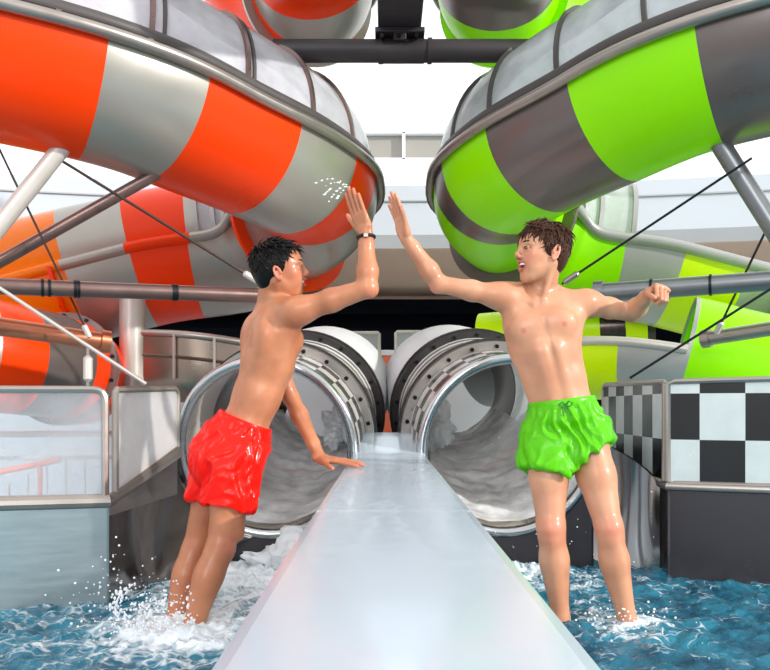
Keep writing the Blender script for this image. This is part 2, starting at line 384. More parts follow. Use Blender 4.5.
# ================================================================== exit tubes into the pool
RT = 0.455
G_ctrl = [(-.625, 4.2, .63), (-.575, 4.6, .70), (-.535, 5.0, .79), (-.49, 5.5, .90), (-.44, 6.0, .98), (-.43, 6.6, 1.0), (-.5, 7.3, .98), (-.72, 8.0, .95), (-1.05, 8.5, .95), (-1.5, 8.8, 1.0)]
def exit_tube(ctrl, label, stripe_m):
    root = empty('exit_tube', Vector(ctrl[0]), label, 'slide exit tube')
    P = Path(ctrl)
    s1 = .38; s2 = .92; s3 = 1.6
    # outer bands
    shell(P, 'checker_band', root, .05, s1, 0, 2 * PI, RT + .02, [(P.L, 0)], ['checker_ring', 'steel'], .012, inner=1)
    shell(P, 'lined_band', root, s1, s2, 0, 2 * PI, RT + .02, [(P.L, 0)], ['line_ring', 'steel'], .012, inner=1)
    shell(P, 'white_band', root, s2, s3, 0, 2 * PI, RT + .02, [(s2 + .16, 0), (s2 + .24, 1), (P.L, 0)], ['white_shell', stripe_m], .012)  # narrow orange stripe around the white band
    shell(P, 'rear_tube', root, s3, P.L, 0, 2 * PI, RT + .02, [(P.L, 0)], ['white_shell'], .012)
    # polished inner liner: light and dark reflections painted in as rings
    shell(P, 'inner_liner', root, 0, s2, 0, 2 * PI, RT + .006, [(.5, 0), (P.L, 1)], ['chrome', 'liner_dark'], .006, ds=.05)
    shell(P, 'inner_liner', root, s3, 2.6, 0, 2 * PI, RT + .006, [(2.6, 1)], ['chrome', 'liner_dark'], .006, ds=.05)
    # thick rolled steel lip
    ring = [P.pt(0.0, 2 * PI * k / 64, RT + .012) for k in range(64)]
    b = MB(); b.tube(ring, .03, 12, closed=True); b.build('mouth_rim', 'steel', root)
    for t, h, nb, fm in ((s1, .055, 22, 'flange_light'), (s2, .045, 22, 'flange_dark')):
        fl = arc_bar(P, 'flange', root, t, 0, 2 * PI, RT + .015, .05, h, fm, 64)
        e = arc_bar(P, 'flange_edge', fl, t + .03, 0, 2 * PI, RT + .015, .02, h + .012, 'flange_dark', 64)
        for k in range(nb):
            a = 2 * PI * (k + .5) / nb
            q = MB(); q.tube([P.pt(t, a, RT + .015 + h * .5, -.022), P.pt(t, a, RT + .015 + h * .5, -.036)], .012, 8); q.build('bolt', 'bolt', fl)
    return P, root
GL, gl_root = exit_tube(G_ctrl, 'round steel exit tube with checkered band behind the boy in red shorts', 'orange_soft')
Gm = [Vector((.03 - p[0], p[1], p[2] + .01)) for p in [Vector(q) for q in G_ctrl]]
GR, gr_root = exit_tube(Gm, 'round steel exit tube with checkered band beside the boy in green shorts', 'orange_soft')
# ================================================================== the setting
def struct(name, mb, mats, **k):
    o = mb.build(name, mats, None, **k); o['kind'] = 'structure'; return o
b = MB(); b.add([(-14, 1.5, -.35), (14, 1.5, -.35), (14, 18, -.35), (-14, 18, -.35)], [(0, 1, 2, 3)]); struct('floor', b, 'ground', smooth=False)
b = MB(); b.box((-3.2, .2, -.14), (3.2, 5.6, -.10)); struct('trim_1', b, 'pool_tile', smooth=False)
# far white wall with a strip of louvred windows
b = MB(); b.box((-12, 13, 5.3), (12, 13.3, 7.2)); b.box((-12, 13, -.35), (12, 13.3, 4.9)); b.box((-12, 13.0, 4.9), (-1.9, 13.3, 5.3)); b.box((2.5, 13.0, 4.9), (12, 13.3, 5.3))
struct('wall_back', b, 'white_wall', smooth=False)
wf = MB()
for x0, x1 in ((-1.9, -.75), (-.7, .28), (.33, 1.3), (1.35, 2.5)):
    wf.box((x0, 13.12, 4.9), (x1, 13.2, 5.3), 0)
    wf.box((x1, 13.0, 4.88), (x1 + .05, 13.24, 5.32), 1)
struct('window_1', wf, ['louvre', 'white_wall'], smooth=False)
# curved gallery: white fascia above a dull metal soffit, recess below with its shade painted black
def arc_pts(r_off=0.0):
    out = []
    for k in range(41):
        x = -9 + 18 * k / 40
        d = 11.2 - .022 * x * x - .0 * x
        out.append((x, d + r_off))
    return out
fr = arc_pts()
b = MB(); v = []; f = []
prof = [(0, 3.98), (0, 3.42), (.02, 3.42), (.02, 3.40), (-.06, 3.40), (-.06, 3.05), (-.02, 3.05), (-.02, 2.98), (.10, 2.95), (6.5, 2.9), (6.5, 3.4), (1.2, 3.98)]
pm = [0, 3, 3, 0, 0, 1, 1, 1, 2, 2, 2, 0]
prof = [(0, 3.95), (0, 3.26), (.0, 3.26), (.05, 3.08), (.1, 3.05), (1.6, 2.62), (1.7, 2.5), (3.5, 2.5), (3.5, 3.95)]
pm = [0, 1, 1, 2, 2, 2, 2, 0, 0]
n = len(prof)
for x, d in fr: v += [(x, d + a, z) for a, z in prof]
for i in range(len(fr) - 1):
    for j in range(n):
        b_ = (i * n + j, i * n + (j + 1) % n, (i + 1) * n + (j + 1) % n, (i + 1) * n + j); f.append(b_)
g = MB(); g.v = [Vector(q) for q in v]; g.f = f; g.m = [pm[k % n] for k in range(len(f))]; g.uv = [(0, 0)] * len(v)
struct('ceiling', g, ['fascia', 'mid_grey', 'soffit'], sharp=25)
b = MB(); v = []
for x, d in fr: v += [(x, d - .03, 3.72), (x, d - .03, 3.74), (x, d + .01, 3.74), (x, d + .01, 3.72)]
f = []
for i in range(len(fr) - 1):
    for j in range(4): f.append((i * 4 + j, i * 4 + (j + 1) % 4, i * 4 + 4 + (j + 1) % 4, i * 4 + 4 + j))
b.add(v, f); struct('trim_2', b, 'mid_grey')
b = MB(); b.box((-9, 12.7, -.35), (9, 12.9, 2.52)); b.box((-9, 12.4, 2.3), (9, 12.9, 2.52)); struct('wall_recess', b, 'recess_shade_black', smooth=False)  # black boxes standing in for the deep shade under the gallery
b = MB(); b.box((-9.5, 9.3, -.35), (-4.05, 9.4, 2.1)); b.box((-4.05, 9.3, -.35), (-2.0, 9.4, 1.2)); struct('wall_left', b, 'blue_white', smooth=False)
for k, (x, d, r, h) in enumerate(((-2.21, 7.0, .11, 2.6),)):
    root = empty('pillar', (x, d, -.35), 'pale round pillar behind the lower end of the orange slide', 'pillar')
    b = MB(); b.tube([(x, d, -.35), (x, d, 1.8)], r, 28); b.build('shaft', 'pipe_pale', root)
    b = MB(); b.tube([(x, d, -.35), (x, d, -.2)], r + .05, 28); b.build('base', 'mid_grey', root)

# pool side walls ------------------------------------------------------------
def wallstrip(b, pts, m=0, th=.05):
    """pts: [(x, d, z_low, z_high)...] visible face with thickness away from the pool"""
    k = len(pts); v = []
    for i, (x, d, z0, z1) in enumerate(pts):
        a = Vector(pts[min(i + 1, k - 1)][:2]) - Vector(pts[max(i - 1, 0)][:2]); a.normalize()
        nrm = Vector((-a.y, a.x)) * th * (1 if x < 0 else -1)
        if nrm.y < 0 and abs(nrm.y) > abs(nrm.x): nrm = -nrm
        if abs(nrm.x) >= abs(nrm.y) and nrm.x * x < 0: nrm = -nrm
        v += [(x, d, z0), (x, d, z1), (x + nrm.x, d + nrm.y, z1), (x + nrm.x, d + nrm.y, z0)]
    f = []
    for i in range(k - 1):
        for j in range(4): f.append((i * 4 + j, i * 4 + (j + 1) % 4, i * 4 + 4 + (j + 1) % 4, i * 4 + 4 + j))
    f += [(0, 1, 2, 3), tuple(4 * (k - 1) + j for j in (3, 2, 1, 0))]
    b.add(v, f, m)
LA, LB, LC = (-2.7, 3.08), (-1.19, 3.45), (-1.07, 4.12)
RA, RB, RC = (2.9, 3.35), (1.415, 4.0), (1.45, 5.3)
b = MB(); wallstrip(b, [(*LA, -.14, .43), (*LB, -.14, .43)]); bevel(struct('wall_left_pool', b, 'brushed', smooth=False), .01)
b = MB(); wallstrip(b, [(*RB, -.14, .45), (*RA, -.14, .45)]); bevel(struct('wall_right_pool', b, 'dark_brushed', smooth=False), .01)
b = MB(); wallstrip(b, [(*RB, -.14, .45), (*RC, -.14, .48)]); struct('wall_right_channel', b, 'chrome_dark', smooth=False)
# flared steel transitions between the wall edge and the round mouths
def flare(edge, Pth, a0, a1, mb, sgn, m=0):
    """ruled and bulged surface from a vertical wall edge to an arc of the tube mouth"""
    n = 16; k = 14; v = []
    (x, d, z1, z0) = edge
    for i in range(n + 1):
        e = Vector((x, d, z1 + (z0 - z1) * i / n)); q = Pth.pt(0, a0 + (a1 - a0) * i / n, RT + .02, 0)
        for j in range(k + 1):
            t = j / k; p = e.lerp(q, t)
            bul = math.sin(PI * t) * (.05 + .05 * i / n)
            p += Vector((sgn * bul, bul * .6, 0)); v.append(p)
    v2 = [p + Vector((sgn * .02, .03, 0)) for p in v]
    f = []
    for i in range(n):
        for j in range(k):
            a = i * (k + 1) + j; q = (a, a + 1, a + k + 2, a + k + 1); f.append(q); f.append(tuple(len(v) + t for t in q[::-1]))
    mb.add(v + v2, f, m)
b = MB(); flare((*LB, .43, -.14), GL, R_(176), R_(262), b, -1); struct('wall_left_flare', b, 'chrome_dark')
b = MB(); flare((RB[0], RB[1] + .12, .45, -.14), GR, R_(4), R_(-82), b, 1); struct('wall_right_flare', b, 'chrome_dark')
# apron plates under the mouths
def apron(Pth, m):
    b = MB(); v = []; n = 30
    for i in range(n + 1):
        a = PI + PI * i / n
        p = Pth.pt(0, a, RT + .0); v += [p + Vector((0, -.012, 0)), p + Vector((0, .02, 0)), Vector((p.x, p.y + .02, -.14)), Vector((p.x, p.y - .012, -.14))]
    f = []
    for i in range(n):
        for j in range(4): f.append((i * 4 + j, i * 4 + 4 + j, i * 4 + 4 + (j + 1) % 4, i * 4 + (j + 1) % 4))
    b.add(v, f); return b
struct('wall_mouth_left', apron(GL, 0), 'dark_brushed'); struct('wall_mouth_right', apron(GR, 0), 'dark_brushed')
b = MB(); b.box((-.2, 4.22, -.14), (.24, 4.3, .62)); struct('wall_between_mouths', b, 'dark_brushed', smooth=False)

# ledges and balustrades -----------------------------------------------------
def ledge(pts, m, rad=.022):
    b = MB(); b.tube(pts, rad, 10); return b
L_ = lambda p, z: Vector((p[0], p[1], z))
def lerp(a, b_, t): return a + (b_ - a) * t
def framed_panel(name, p0, p1, zb0, zb1, zt0, zt1, pane_m, frame_m, label, cat, uvf=None, fr_r=.016, rivets=10, part='pane', inset=.0):
    """p0,p1 plan ends; bottom and top heights at each end"""
    c = [L_(p0, zb0), L_(p1, zb1), L_(p1, zt1), L_(p0, zt0)]
    root = empty(name, (c[0] + c[1]) / 2, label, cat)
    d = (c[1] - c[0]).normalized(); nrm = Vector((-d.y, d.x, 0)).normalized() * .012
    b = MB(); v = [q + nrm * .5 for q in c] + [q - nrm * .5 for q in c]
    W = (Vector(p1) - Vector(p0)).length
    uv = [(0, 0), (1, 0), (1, 1), (0, 1)] * 2
    if uvf: uv = uvf(W, zb0, zb1, zt0, zt1) * 2
    b.add(v, [(0, 1, 2, 3), (7, 6, 5, 4), (0, 4, 5, 1), (1, 5, 6, 2), (2, 6, 7, 3), (3, 7, 4, 0)], 0, uv)
    b.build(part, pane_m, root, smooth=False, uvs=True)
    b = MB()
    rr = .05
    def corner(a, q, e):
        u = (a - q).normalized(); w = (e - q).normalized(); pts = []
        for k in range(5):
            t = k / 4; pts.append(q + u * rr * (1 - t) ** 2 + w * rr * t ** 2)
        return pts
    loop = []
    for i in range(4):
        loop += corner(c[i - 1], c[i], c[(i + 1) % 4]) if i in (2,) else [c[i]]
    pts = []
    for i in range(len(loop)):      # dense so corners stay crisp
        a, q = loop[i], loop[(i + 1) % len(loop)]; pts += [a.lerp(q, .02), a.lerp(q, .98)]
    b.tube(pts, fr_r, 8, closed=True); b.build('frame', frame_m, root)
    b = MB(); ins = .03
    for k in range(rivets):
        t = (k + .5) / rivets
        q = c[3].lerp(c[2], t) - Vector((0, 0, ins)); fwd = nrm if nrm.y < 0 else -nrm
        b.tube([q + fwd * .5, q + fwd * 1.0], .005, 6)
    if rivets: o = b.build('rivets', 'bolt', root)
    return root
framed_panel('glass_balustrade', LA, (LB[0] - .015, LB[1] - .004), .47, .46, .92, .925, 'pane_glass', 'rim_steel', 'wide glass balustrade panel in a steel frame on the left pool wall', 'balustrade', rivets=0)
framed_panel('glass_balustrade', (LB[0] + .01, LB[1] + .05), LC, .47, .64, .925, .945, 'pane_glass_brightened', 'rim_steel', 'narrow glass balustrade panel with a slanted lower edge beside the left tube mouth', 'balustrade', rivets=0)
def uv_main(W, a, b_, c, d): return [(x / .205 + 1.28, z / .229 + .0) for x, z in ((0, a - .459 - .0), (W, b_ - .459), (W, d - .459), (0, c - .459))]
def uv_side(W, a, b_, c, d): return [(x / .187, z / .229) for x, z in ((0, a - .459), (W, b_ - .459), (W, d - .459), (0, c - .459))]
framed_panel('checkered_balustrade', RB, RA, .47, .48, .975, 1.0, 'checker_panel', 'rim_steel', 'wide balustrade panel with large black and white checks on the right pool wall', 'balustrade', uv_main, rivets=0, part='checkered_panel')
framed_panel('checkered_balustrade', (RB[0] - .005, RB[1] + .03), RC, .47, .50, .975, .995, 'checker_panel', 'rim_steel', 'receding narrow checkered balustrade panel beside the boy in green shorts', 'balustrade', uv_side, rivets=0, part='checkered_panel')
b = MB(); b.tube([L_(LA, .445), L_(LB, .445), L_(LC, .615)], .03, 10); struct('trim_3', b, 'rim_steel')
b = MB(); b.tube([L_(RA, .455), L_(RB, .455), L_(RC, .475)], .022, 10); struct('trim_4', b, 'rim_steel')
b = MB(); wallstrip(b, [(*LB, .38, .44), (*LC, .40, .61)]); struct('wall_left_channel', b, 'chrome_dark', smooth=False)

# central divider ------------------------------------------------------------
root = empty('lane_divider', (.02, 2.3, -.1), 'long pale steel divider with a flat wet top running between the two boys', 'divider')
X0, X1, ZT = -.167, .207, .606
prof = [(.45, ZT), (4.08, ZT), (4.18, ZT + .02), (4.5, .70), (4.56, .705), (4.56, .60), (4.2, .5)]
v = []; f = []; n = 60; ds = [.45 + (4.08 - .45) * k / n for k in range(n + 1)] + [4.14, 4.2, 4.3, 4.4, 4.5, 4.56]
def top(d): return ZT if d < 4.08 else ZT + .1 * min(1, (d - 4.08) / .42) ** 1.1
sec = [(X0, -.6, 1), (X0, -.012, 0), (X0 + .004, -.003, 0), (X0 + .014, 0, 0), (X0 + .12, .0, 0), ((X0 + X1) / 2, .0, 0), (X1 - .12, 0, 0), (X1 - .014, 0, 0), (X1 - .004, -.003, 0), (X1, -.012, 0), (X1, -.6, 1)]
for d in ds:
    for x, dz, low in sec:
        v.append((x, d, (-.12 if d < 4.2 else .45) if low else top(d) + dz))
w = len(sec)
for i in range(len(ds) - 1):
    for j in range(w): f.append((i * w + j, i * w + (j + 1) % w, (i + 1) * w + (j + 1) % w, (i + 1) * w + j))
f += [list(range(w)), [(len(ds) - 1) * w + j for j in range(w)][::-1]]
mesh_obj('divider_body', v, f, 'divider', root, smooth=True, sharp=40)
b = MB()
for d in (1.88,): b.box((X0 + .006, d, ZT - .001), (X1 - .006, d + .002, ZT + .0003))
b.build('seam', 'divider', root, smooth=False)
# thin film of water running over the divider
v = []; f = []; nx, ny = 26, 150
for i in range(ny + 1):
    d = .6 + 3.45 * i / ny
    for j in range(nx + 1):
        x = X0 + .02 + (X1 - X0 - .04) * j / nx
        h = noise.fractal(Vector((x * 9, d * 5, 3.3)), 1, 2, 4) * .004 + noise.noise(Vector((x * 30, d * 14, 1))) * .002 + .0005
        v.append((x, d, ZT + .0016 + max(0, h) * (0.25 + .75 * max(0, min(1, (d - 1.6) / 2)))))
for i in range(ny):
    for j in range(nx):
        a = i * (nx + 1) + j; f.append((a, a + 1, a + nx + 2, a + nx + 1))
m = bpy.data.materials.new('water_film'); m.use_nodes = True; bs = m.node_tree.nodes['Principled BSDF']
bs.inputs['Base Color'].default_value = (.92, .96, 1, 1); bs.inputs['Roughness'].default_value = .08; bs.inputs['Alpha'].default_value = .22; MATS['water_film'] = m
o = mesh_obj('water_film', v, f, 'water_film'); tag(o, 'thin clear film of running water on top of the pale divider', 'water', kind='stuff')

# ================================================================== slides and troughs in the background
def side_slide(ctrl, cols, stripes, label, open_until=None, fl=(), flm='graphite', R=.42):
    root = empty('water_slide', Vector(ctrl[1]), label, 'water slide')
    P = Path(ctrl)
    st = [(P.find(x, y, 0, R) if x is not None else P.L, k) for x, y, k in stripes]
    so = P.find(*open_until, 0, R) if open_until else 0
    if so > 0:
        shell(P, 'open_trough', root, 0, so, -PI, 0, R, st, cols)
        for a in (0, PI): rail(P, 'side_rim', root, 0, so, a, R + .01, .035, 'pipe_pale')
    shell(P, 'closed_tube', root, so, P.L, 0, 2 * PI, R, st, cols)
    for x, y in fl:
        t = P.find(x, y, -PI / 2, R); flange(P, root, t, R - .01, .06, .05, flm, bolts=14, brad=.016, bolt_side=-1)
    return P, root
C_ctrl = [(-4.2, 5.5, 1.35), (-3.5, 5.6, 1.3), (-3.0, 5.9, 1.24), (-2.68, 6.45, 1.18), (-2.7, 7.1, 1.12), (-3.0, 7.7, 1.1)]
side_slide(C_ctrl, ['orange', 'graphite', 'silver'], [(2, 352, 2), (50, 352, 0), (100, 352, 1), (None, 0, 0)], 'low orange and dark grey closed tube behind the left glass balustrade', fl=((66, 385),))
D_ctrl = [(.95, 7.3, 1.30), (1.35, 6.9, 1.33), (1.85, 6.5, 1.36), (2.3, 6.3, 1.28), (2.9, 6.2, 1.12), (3.7, 6.2, 1.0)]
side_slide(D_ctrl, ['lemon', 'pale_grey', 'lime'], [(578, 360, 1), (617, 360, 0), (690, 360, 1), (None, 0, 2)], 'low lime and grey slide with an open middle behind the checkered balustrade', open_until=(688, 345), R=.45)
side_slide([(1.0, 8.3, 1.58), (1.5, 8.1, 1.6), (2.1, 7.9, 1.62), (2.6, 7.8, 1.66)], ['lemon', 'liner_dark'], [(600, 330, 0), (626, 330, 1), (648, 330, 0), (None, 0, 1)], 'yellow and black tube seen through the opening of the low lime slide', R=.24)
# curved steel run-out wall behind the left mouth
def runout(ctrl, zt, h, label, mm='steel_warm'):
    root = empty('steel_trough', ctrl[1], label, 'slide trough'); P = Path(ctrl)
    v = []; f = []; n = 60; pr = [(0, 0), (.0, -.17), (.025, -.18), (.0, -.2), (.0, -.36), (-.03, -.46), (-.12, -.55), (-.15, -.55), (-.06, -.44), (-.03, -.34), (-.03, 0)]
    for i in range(n + 1):
        p, T, Nn, U = P.fr(P.L * i / n)
        for a, z in pr: v.append(p + Nn * a + Vector((0, 0, z)))
    w = len(pr)
    for i in range(n):
        for j in range(w): f.append((i * w + j, i * w + (j + 1) % w, (i + 1) * w + (j + 1) % w, (i + 1) * w + j))
    f += [list(range(w)), [n * w + j for j in range(w)][::-1]]
    mesh_obj('trough_wall', v, f, mm, root, sharp=30)
    rail(P, 'top_rim', root, 0, P.L, 0, 0.0, .03, 'rim_steel')
    for q in (.25, .5, .75):
        b = MB(); p, T, Nn, U = P.fr(P.L * q); b.quadbox(p + Nn * .01, p + Nn * .01 + T * .02, p + Nn * .01 + T * .02 + Vector((0, 0, -.36)), p + Nn * .01 + Vector((0, 0, -.36)), Nn * .02)
        b.build('joint_strip', 'rim_steel', root, smooth=False)
    return root
runout([(-1.98, 6.55, 1.46), (-1.6, 6.4, 1.43), (-1.2, 6.45, 1.38), (-.8, 6.65, 1.3)], 0, 0, 'curved brushed steel trough wall behind the boy in red shorts')
# small framed screens and the orange box between the tubes
def screen(x0, x1, y0, y1, d, label):
    a, c = at(x0, y1, d), at(x1, y0, d)
    root = empty('equipment_screen', ((a.x + c.x) / 2, d, a.z), label, 'screen')
    b = MB(); b.box((a.x, d, a.z), (c.x, d + .03, c.z)); b.build('plate', 'mid_grey', root, smooth=False)
    b = MB(); b.tube([(a.x, d, a.z - .9), (a.x, d, c.z), (a.x + .01, d, c.z + .01), (c.x - .01, d, c.z + .01), (c.x, d, c.z), (c.x, d, a.z - .9)], .02, 8); b.build('frame', 'pipe_pale', root)
screen(342, 379, 334, 352, 8.6, 'small grey framed screen behind the left exit tube')
screen(396, 440, 333, 352, 8.6, 'small grey framed screen behind the right exit tube')
a, c = at(371, 384, 8.9), at(400, 352, 8.9)
root = empty('pump_housing', ((a.x + c.x) / 2, 9.0, a.z - .6), 'orange housing seen between the two exit tubes', 'housing')
b = MB(); b.box((a.x, 8.9, a.z - .6), (c.x, 9.3, c.z)); bevel(b.build('housing_body', 'orange_soft', root, smooth=False), .03)
b = MB(); b.box((a.x - .02, 8.86, c.z - .04), (c.x + .02, 9.34, c.z + .02)); bevel(b.build('lid', 'white_wall', root, smooth=False), .01)

# ================================================================== beams, struts, cables
def strut(name, p0, p1, r, m, label, cat, ends=True, ties=(), endm=None, flat=False):
    p0, p1 = Vector(p0), Vector(p1)
    root = empty(name, p0.lerp(p1, .5), label, cat)
    b = MB(); b.tube([p0, p1], r, 20); b.build('shaft', m, root)
    d = (p1 - p0).normalized()
    for t in ties:
        q = p0.lerp(p1, t); b = MB(); b.tube([q - d * .008, q + d * .008], r * 1.12, 16); b.build('clamp_band', 'cable_black', root)
    if ends:
        b = MB(); b.tube([p1 - d * .05, p1 + d * .01], r * 1.3, 16); b.build('end_flange', endm or m, root)
    return root
strut('support_strut', at(-60, 300, 4.65), at(64, 145, 4.78), .052, 'pipe_pale', 'thick pale diagonal strut at the upper left under the orange slide', 'strut', ends=False)
strut('support_strut', at(-40, 284, 4.9), at(174, 164, 5.1), .038, 'pipe_brown', 'brownish diagonal strut rising to the right under the orange slide', 'strut', ends=False)
strut('support_pipe', at(-60, 284, 4.5), at(266, 296, 5.3), .048, 'pipe_brown', 'horizontal brownish pipe with black cable ties ending behind the neck of the tanned boy', 'pipe', ties=(.28, .3, .375, .385, .68, .69), endm='pipe_pale')
strut('support_pipe', at(-60, 318, 4.9), at(108, 342, 5.4), .06, 'pipe_copper', 'copper toned pipe ending in a flange below the orange slide', 'pipe')
strut('support_strut', at(720, 144, 4.9), at(860, 365, 4.6), .058, 'pipe_grey', 'grey diagonal strut at the upper right under the lime slide', 'strut', ends=False)
strut('support_pipe', at(840, 276, 4.6), at(596, 293, 5.2), .06, 'pipe_grey', 'horizontal grey pipe behind the fist of the boy in green shorts', 'pipe', ties=(.5, .75))
strut('support_pipe', at(840, 318, 5.0), at(704, 339, 5.6), .05, 'rim_steel', 'short grey pipe ending above the checkered balustrade', 'pipe', ends=True)
def cable(p0, p1, r, m, label, turn=None, sag=.0):
    p0, p1 = Vector(p0), Vector(p1); root = empty('stay_cable', p0.lerp(p1, .5), label, 'cable')
    b = MB(); b.tube([p0.lerp(p1, k / 12) - Vector((0, 0, sag * 4 * (k / 12) * (1 - k / 12))) for k in range(13)], r, 8); b.build('wire', m, root)
    if turn is not None:
        q0, q1 = p0.lerp(p1, turn[0]), p0.lerp(p1, turn[1]); b = MB()
        b.tube([q0, q0.lerp(q1, .1), q0.lerp(q1, .9), q1], [r * 1.2, r * 2.6, r * 2.6, r * 1.2], 10); b.build('turnbuckle', 'pipe_pale' if m != 'cable_black' else 'rim_steel', root)
cable(at(62, 161, 4.8), at(262, 284, 5.2), .009, 'cable', 'thin brown stay cable running down to the nape of the boy in red shorts', (.9, .99))
cable(at(-5, 140, 4.7), at(90, 338, 5.0), .007, 'cable', 'steep thin brown stay cable at the far left crossing both diagonal struts', (.93, 1.0))
cable(at(-40, 262, 4.4), at(146, 384, 4.6), .011, 'cable_light', 'pale stay cable running down to the glass balustrade', None, 0)
cable(at(88, 340, 5.3), at(88, 392, 5.3), .012, 'rim_steel', 'short vertical hanger rod under the copper toned pipe', (.3, .8))
cable(at(752, 158, 4.7), at(562, 284, 5.3), .008, 'cable_black', 'thin black stay cable rising right behind the head of the boy in green shorts', (.9, .99))
cable(at(840, 245, 4.4), at(630, 378, 5.0), .008, 'cable_black', 'thin black stay cable running down to the checkered balustrade', None)
cable(at(770, 222, 4.9), at(716, 334, 5.4), .008, 'cable', 'steep thin brown stay cable hanging by the grey flange at the far right', (.88, 1.0))
# dark overhead steel
p0, p1 = at(274, 51, 5.75), at(530, 51, 5.75)
root = empty('overhead_pipe', p0.lerp(p1, .5), 'dark horizontal steel cross pipe high between the two slides', 'pipe')
b = MB(); b.tube([p0, p1], .08, 24); b.build('shaft', 'beam_dark', root)
for t in (.41, .6):
    q = p0.lerp(p1, t); b = MB(); b.tube([q, q + Vector((.03, 0, 0))], .09, 24); b.build('collar', 'beam_dark', root)
b = MB(); b.tube([at(378, 51, 5.75), at(424, 51, 5.75)], .086, 24); b.build('sleeve', 'beam_dark', root)
zc = at(400, 51, 5.75).z
root = empty('overhead_beam', (.1, 4.6, zc + .1), 'dark box beam coming down to the middle of the cross pipe', 'beam')
b = MB(); b.box((-.05, 3.6, zc + .115), (.255, 5.86, zc + .62)); bevel(b.build('box_section', 'beam_dark', root, smooth=False), .01)
b = MB(); b.box((-.07, 5.62, zc + .08), (.28, 5.95, zc + .115)); b.box((.06, 5.63, zc + .03), (.15, 5.7, zc + .085)); bevel(b.build('bracket', 'beam_dark', root, smooth=False), .005)
for x in (-.02, .1, .22):
    b = MB(); b.tube([(x, 5.61, zc + .05), (x, 5.66, zc + .05)], .014, 8); b.build('bolt', 'bolt', root)
# railing outside the glass
rt = empty('handrail', (-3.4, 7.4, -.35), 'pale metal railing seen through the left glass balustrade', 'railing')
za = .85 - 8 / 800 * 7.4
for z, r in ((.60, .03), (.38, .018), (-.12, .018)):
    b = MB(); b.tube([(-4.6, 7.3, z), (-2.2, 7.5, z)], r, 8); b.build('rail_bar', 'rail_white', rt)
for k in range(15):
    x = -4.5 + k * .17; b = MB(); b.tube([(x, 7.31 + (x + 4.6) * .083, -.34), (x, 7.31 + (x + 4.6) * .083, .38)], .012, 8); b.build('baluster', 'rail_white', rt)
b = MB(); b.tube([at(-20, 476, 5.6), at(60, 460, 5.6)], .02, 8); b.tube([(at(40, 463, 5.6)), (at(40, 463, 5.6).x, 5.6, -.34)], .018, 8)
o = b.build('barrier_arm', 'orange_soft'); tag(o, 'blurred orange barrier arm behind the wide glass balustrade', 'barrier')
# ================================================================== pool water
def inside(x, d):
    if d > 4.3: return False
    lx = LB[0] + (LC[0] - LB[0]) * (d - LB[1]) / (LC[1] - LB[1]) if d > LB[1] else (LB[0] + (LA[0] - LB[0]) * (LB[1] - d) / (LB[1] - LA[1]) if d > LA[1] else -2.7)
    rx = RB[0] if d > RB[1] else (RB[0] + (RA[0] - RB[0]) * (RB[1] - d) / (RB[1] - RA[1]) if d > RA[1] else 2.9)
    return lx - .03 < x < rx + .03
LEGS = [(-.80, 3.12), (-.72, 3.0), (.69, 3.1), (.93, 3.05)]
def seg(x, a, b_): return max(0., min(1., (x - a) / (b_ - a)))
def foam_h(x, d):
    """(height, foam amount) of the water surface"""
    n1 = noise.fractal(Vector((x * 2.6, d * 2.6, 0)), 1, 2, 3); n2 = noise.fractal(Vector((x * 9, d * 9, 4)), .8, 2, 4); n3 = noise.turbulence(Vector((x * 22, d * 22, 9)), 3, True)
    gl = math.exp(-(((x + .52) / .42) ** 2 + ((d - 3.95) / .5) ** 2)); gr = math.exp(-(((x - .62) / .42) ** 2 + ((d - 4.0) / .32) ** 2))
    g2 = math.exp(-(((x + .78) / .26) ** 2 + ((d - 3.02) / .26) ** 2))
    g3 = math.exp(-(((x - .95) / .2) ** 2 + ((d - 3.1) / .25) ** 2))
    h = n1 * .018 + n2 * .022 + gl * (.05 + .06 * n3) + gr * (.015 + .045 * n3) + g2 * (.02 + .05 * max(0, n3 - .3)) + g3 * .02 * n3
    left = seg(-x, -.1, .5)
    fm = .12 + .85 * gl + .5 * gr + .8 * g2 + .5 * g3 + left * .2 + n2 * .10 + seg(d, 3.2, 4.0) * .1
    return h, max(0, min(1, fm))
v = []; f = []; fo = []; st = .0125
nx = int(5.7 / st); y0 = 2.2; ny = int((4.32 - y0) / st); ids = {}
xs = [-2.75 + st * i for i in range(nx)]
rows = [.3 + .08 * k for k in range(24)] + [y0 + st * j for j in range(ny)]
rows = [r for r in rows if r < y0] + [y0 + st * j for j in range(ny)]
def vid(i, j):
    k = (i, j)
    if k not in ids:
        x, d = xs[i], rows[j]; h, q = foam_h(x, d); ids[k] = len(v); v.append((x, d, h)); fo.append(q)
    return ids[k]
for j in range(len(rows) - 1):
    step = 1
    for i in range(nx - 1):
        x = xs[i] + st / 2; d = (rows[j] + rows[j + 1]) / 2
        if d < 2.2 and abs(x) > 1.6: continue
        if abs(x) > d * .5 + .15: continue
        if not inside(x, d) or (X0 + .03 < x < X1 - .03): continue
        f.append((vid(i, j), vid(i + 1, j), vid(i + 1, j + 1), vid(i, j + 1)))
m = bpy.data.materials.new('pool_water'); m.use_nodes = True; nt = m.node_tree; bs = nt.nodes['Principled BSDF']; MATS['pool_water'] = m
tc = nt.nodes.new('ShaderNodeTexCoord'); at_ = nt.nodes.new('ShaderNodeAttribute'); at_.attribute_name = 'foam'
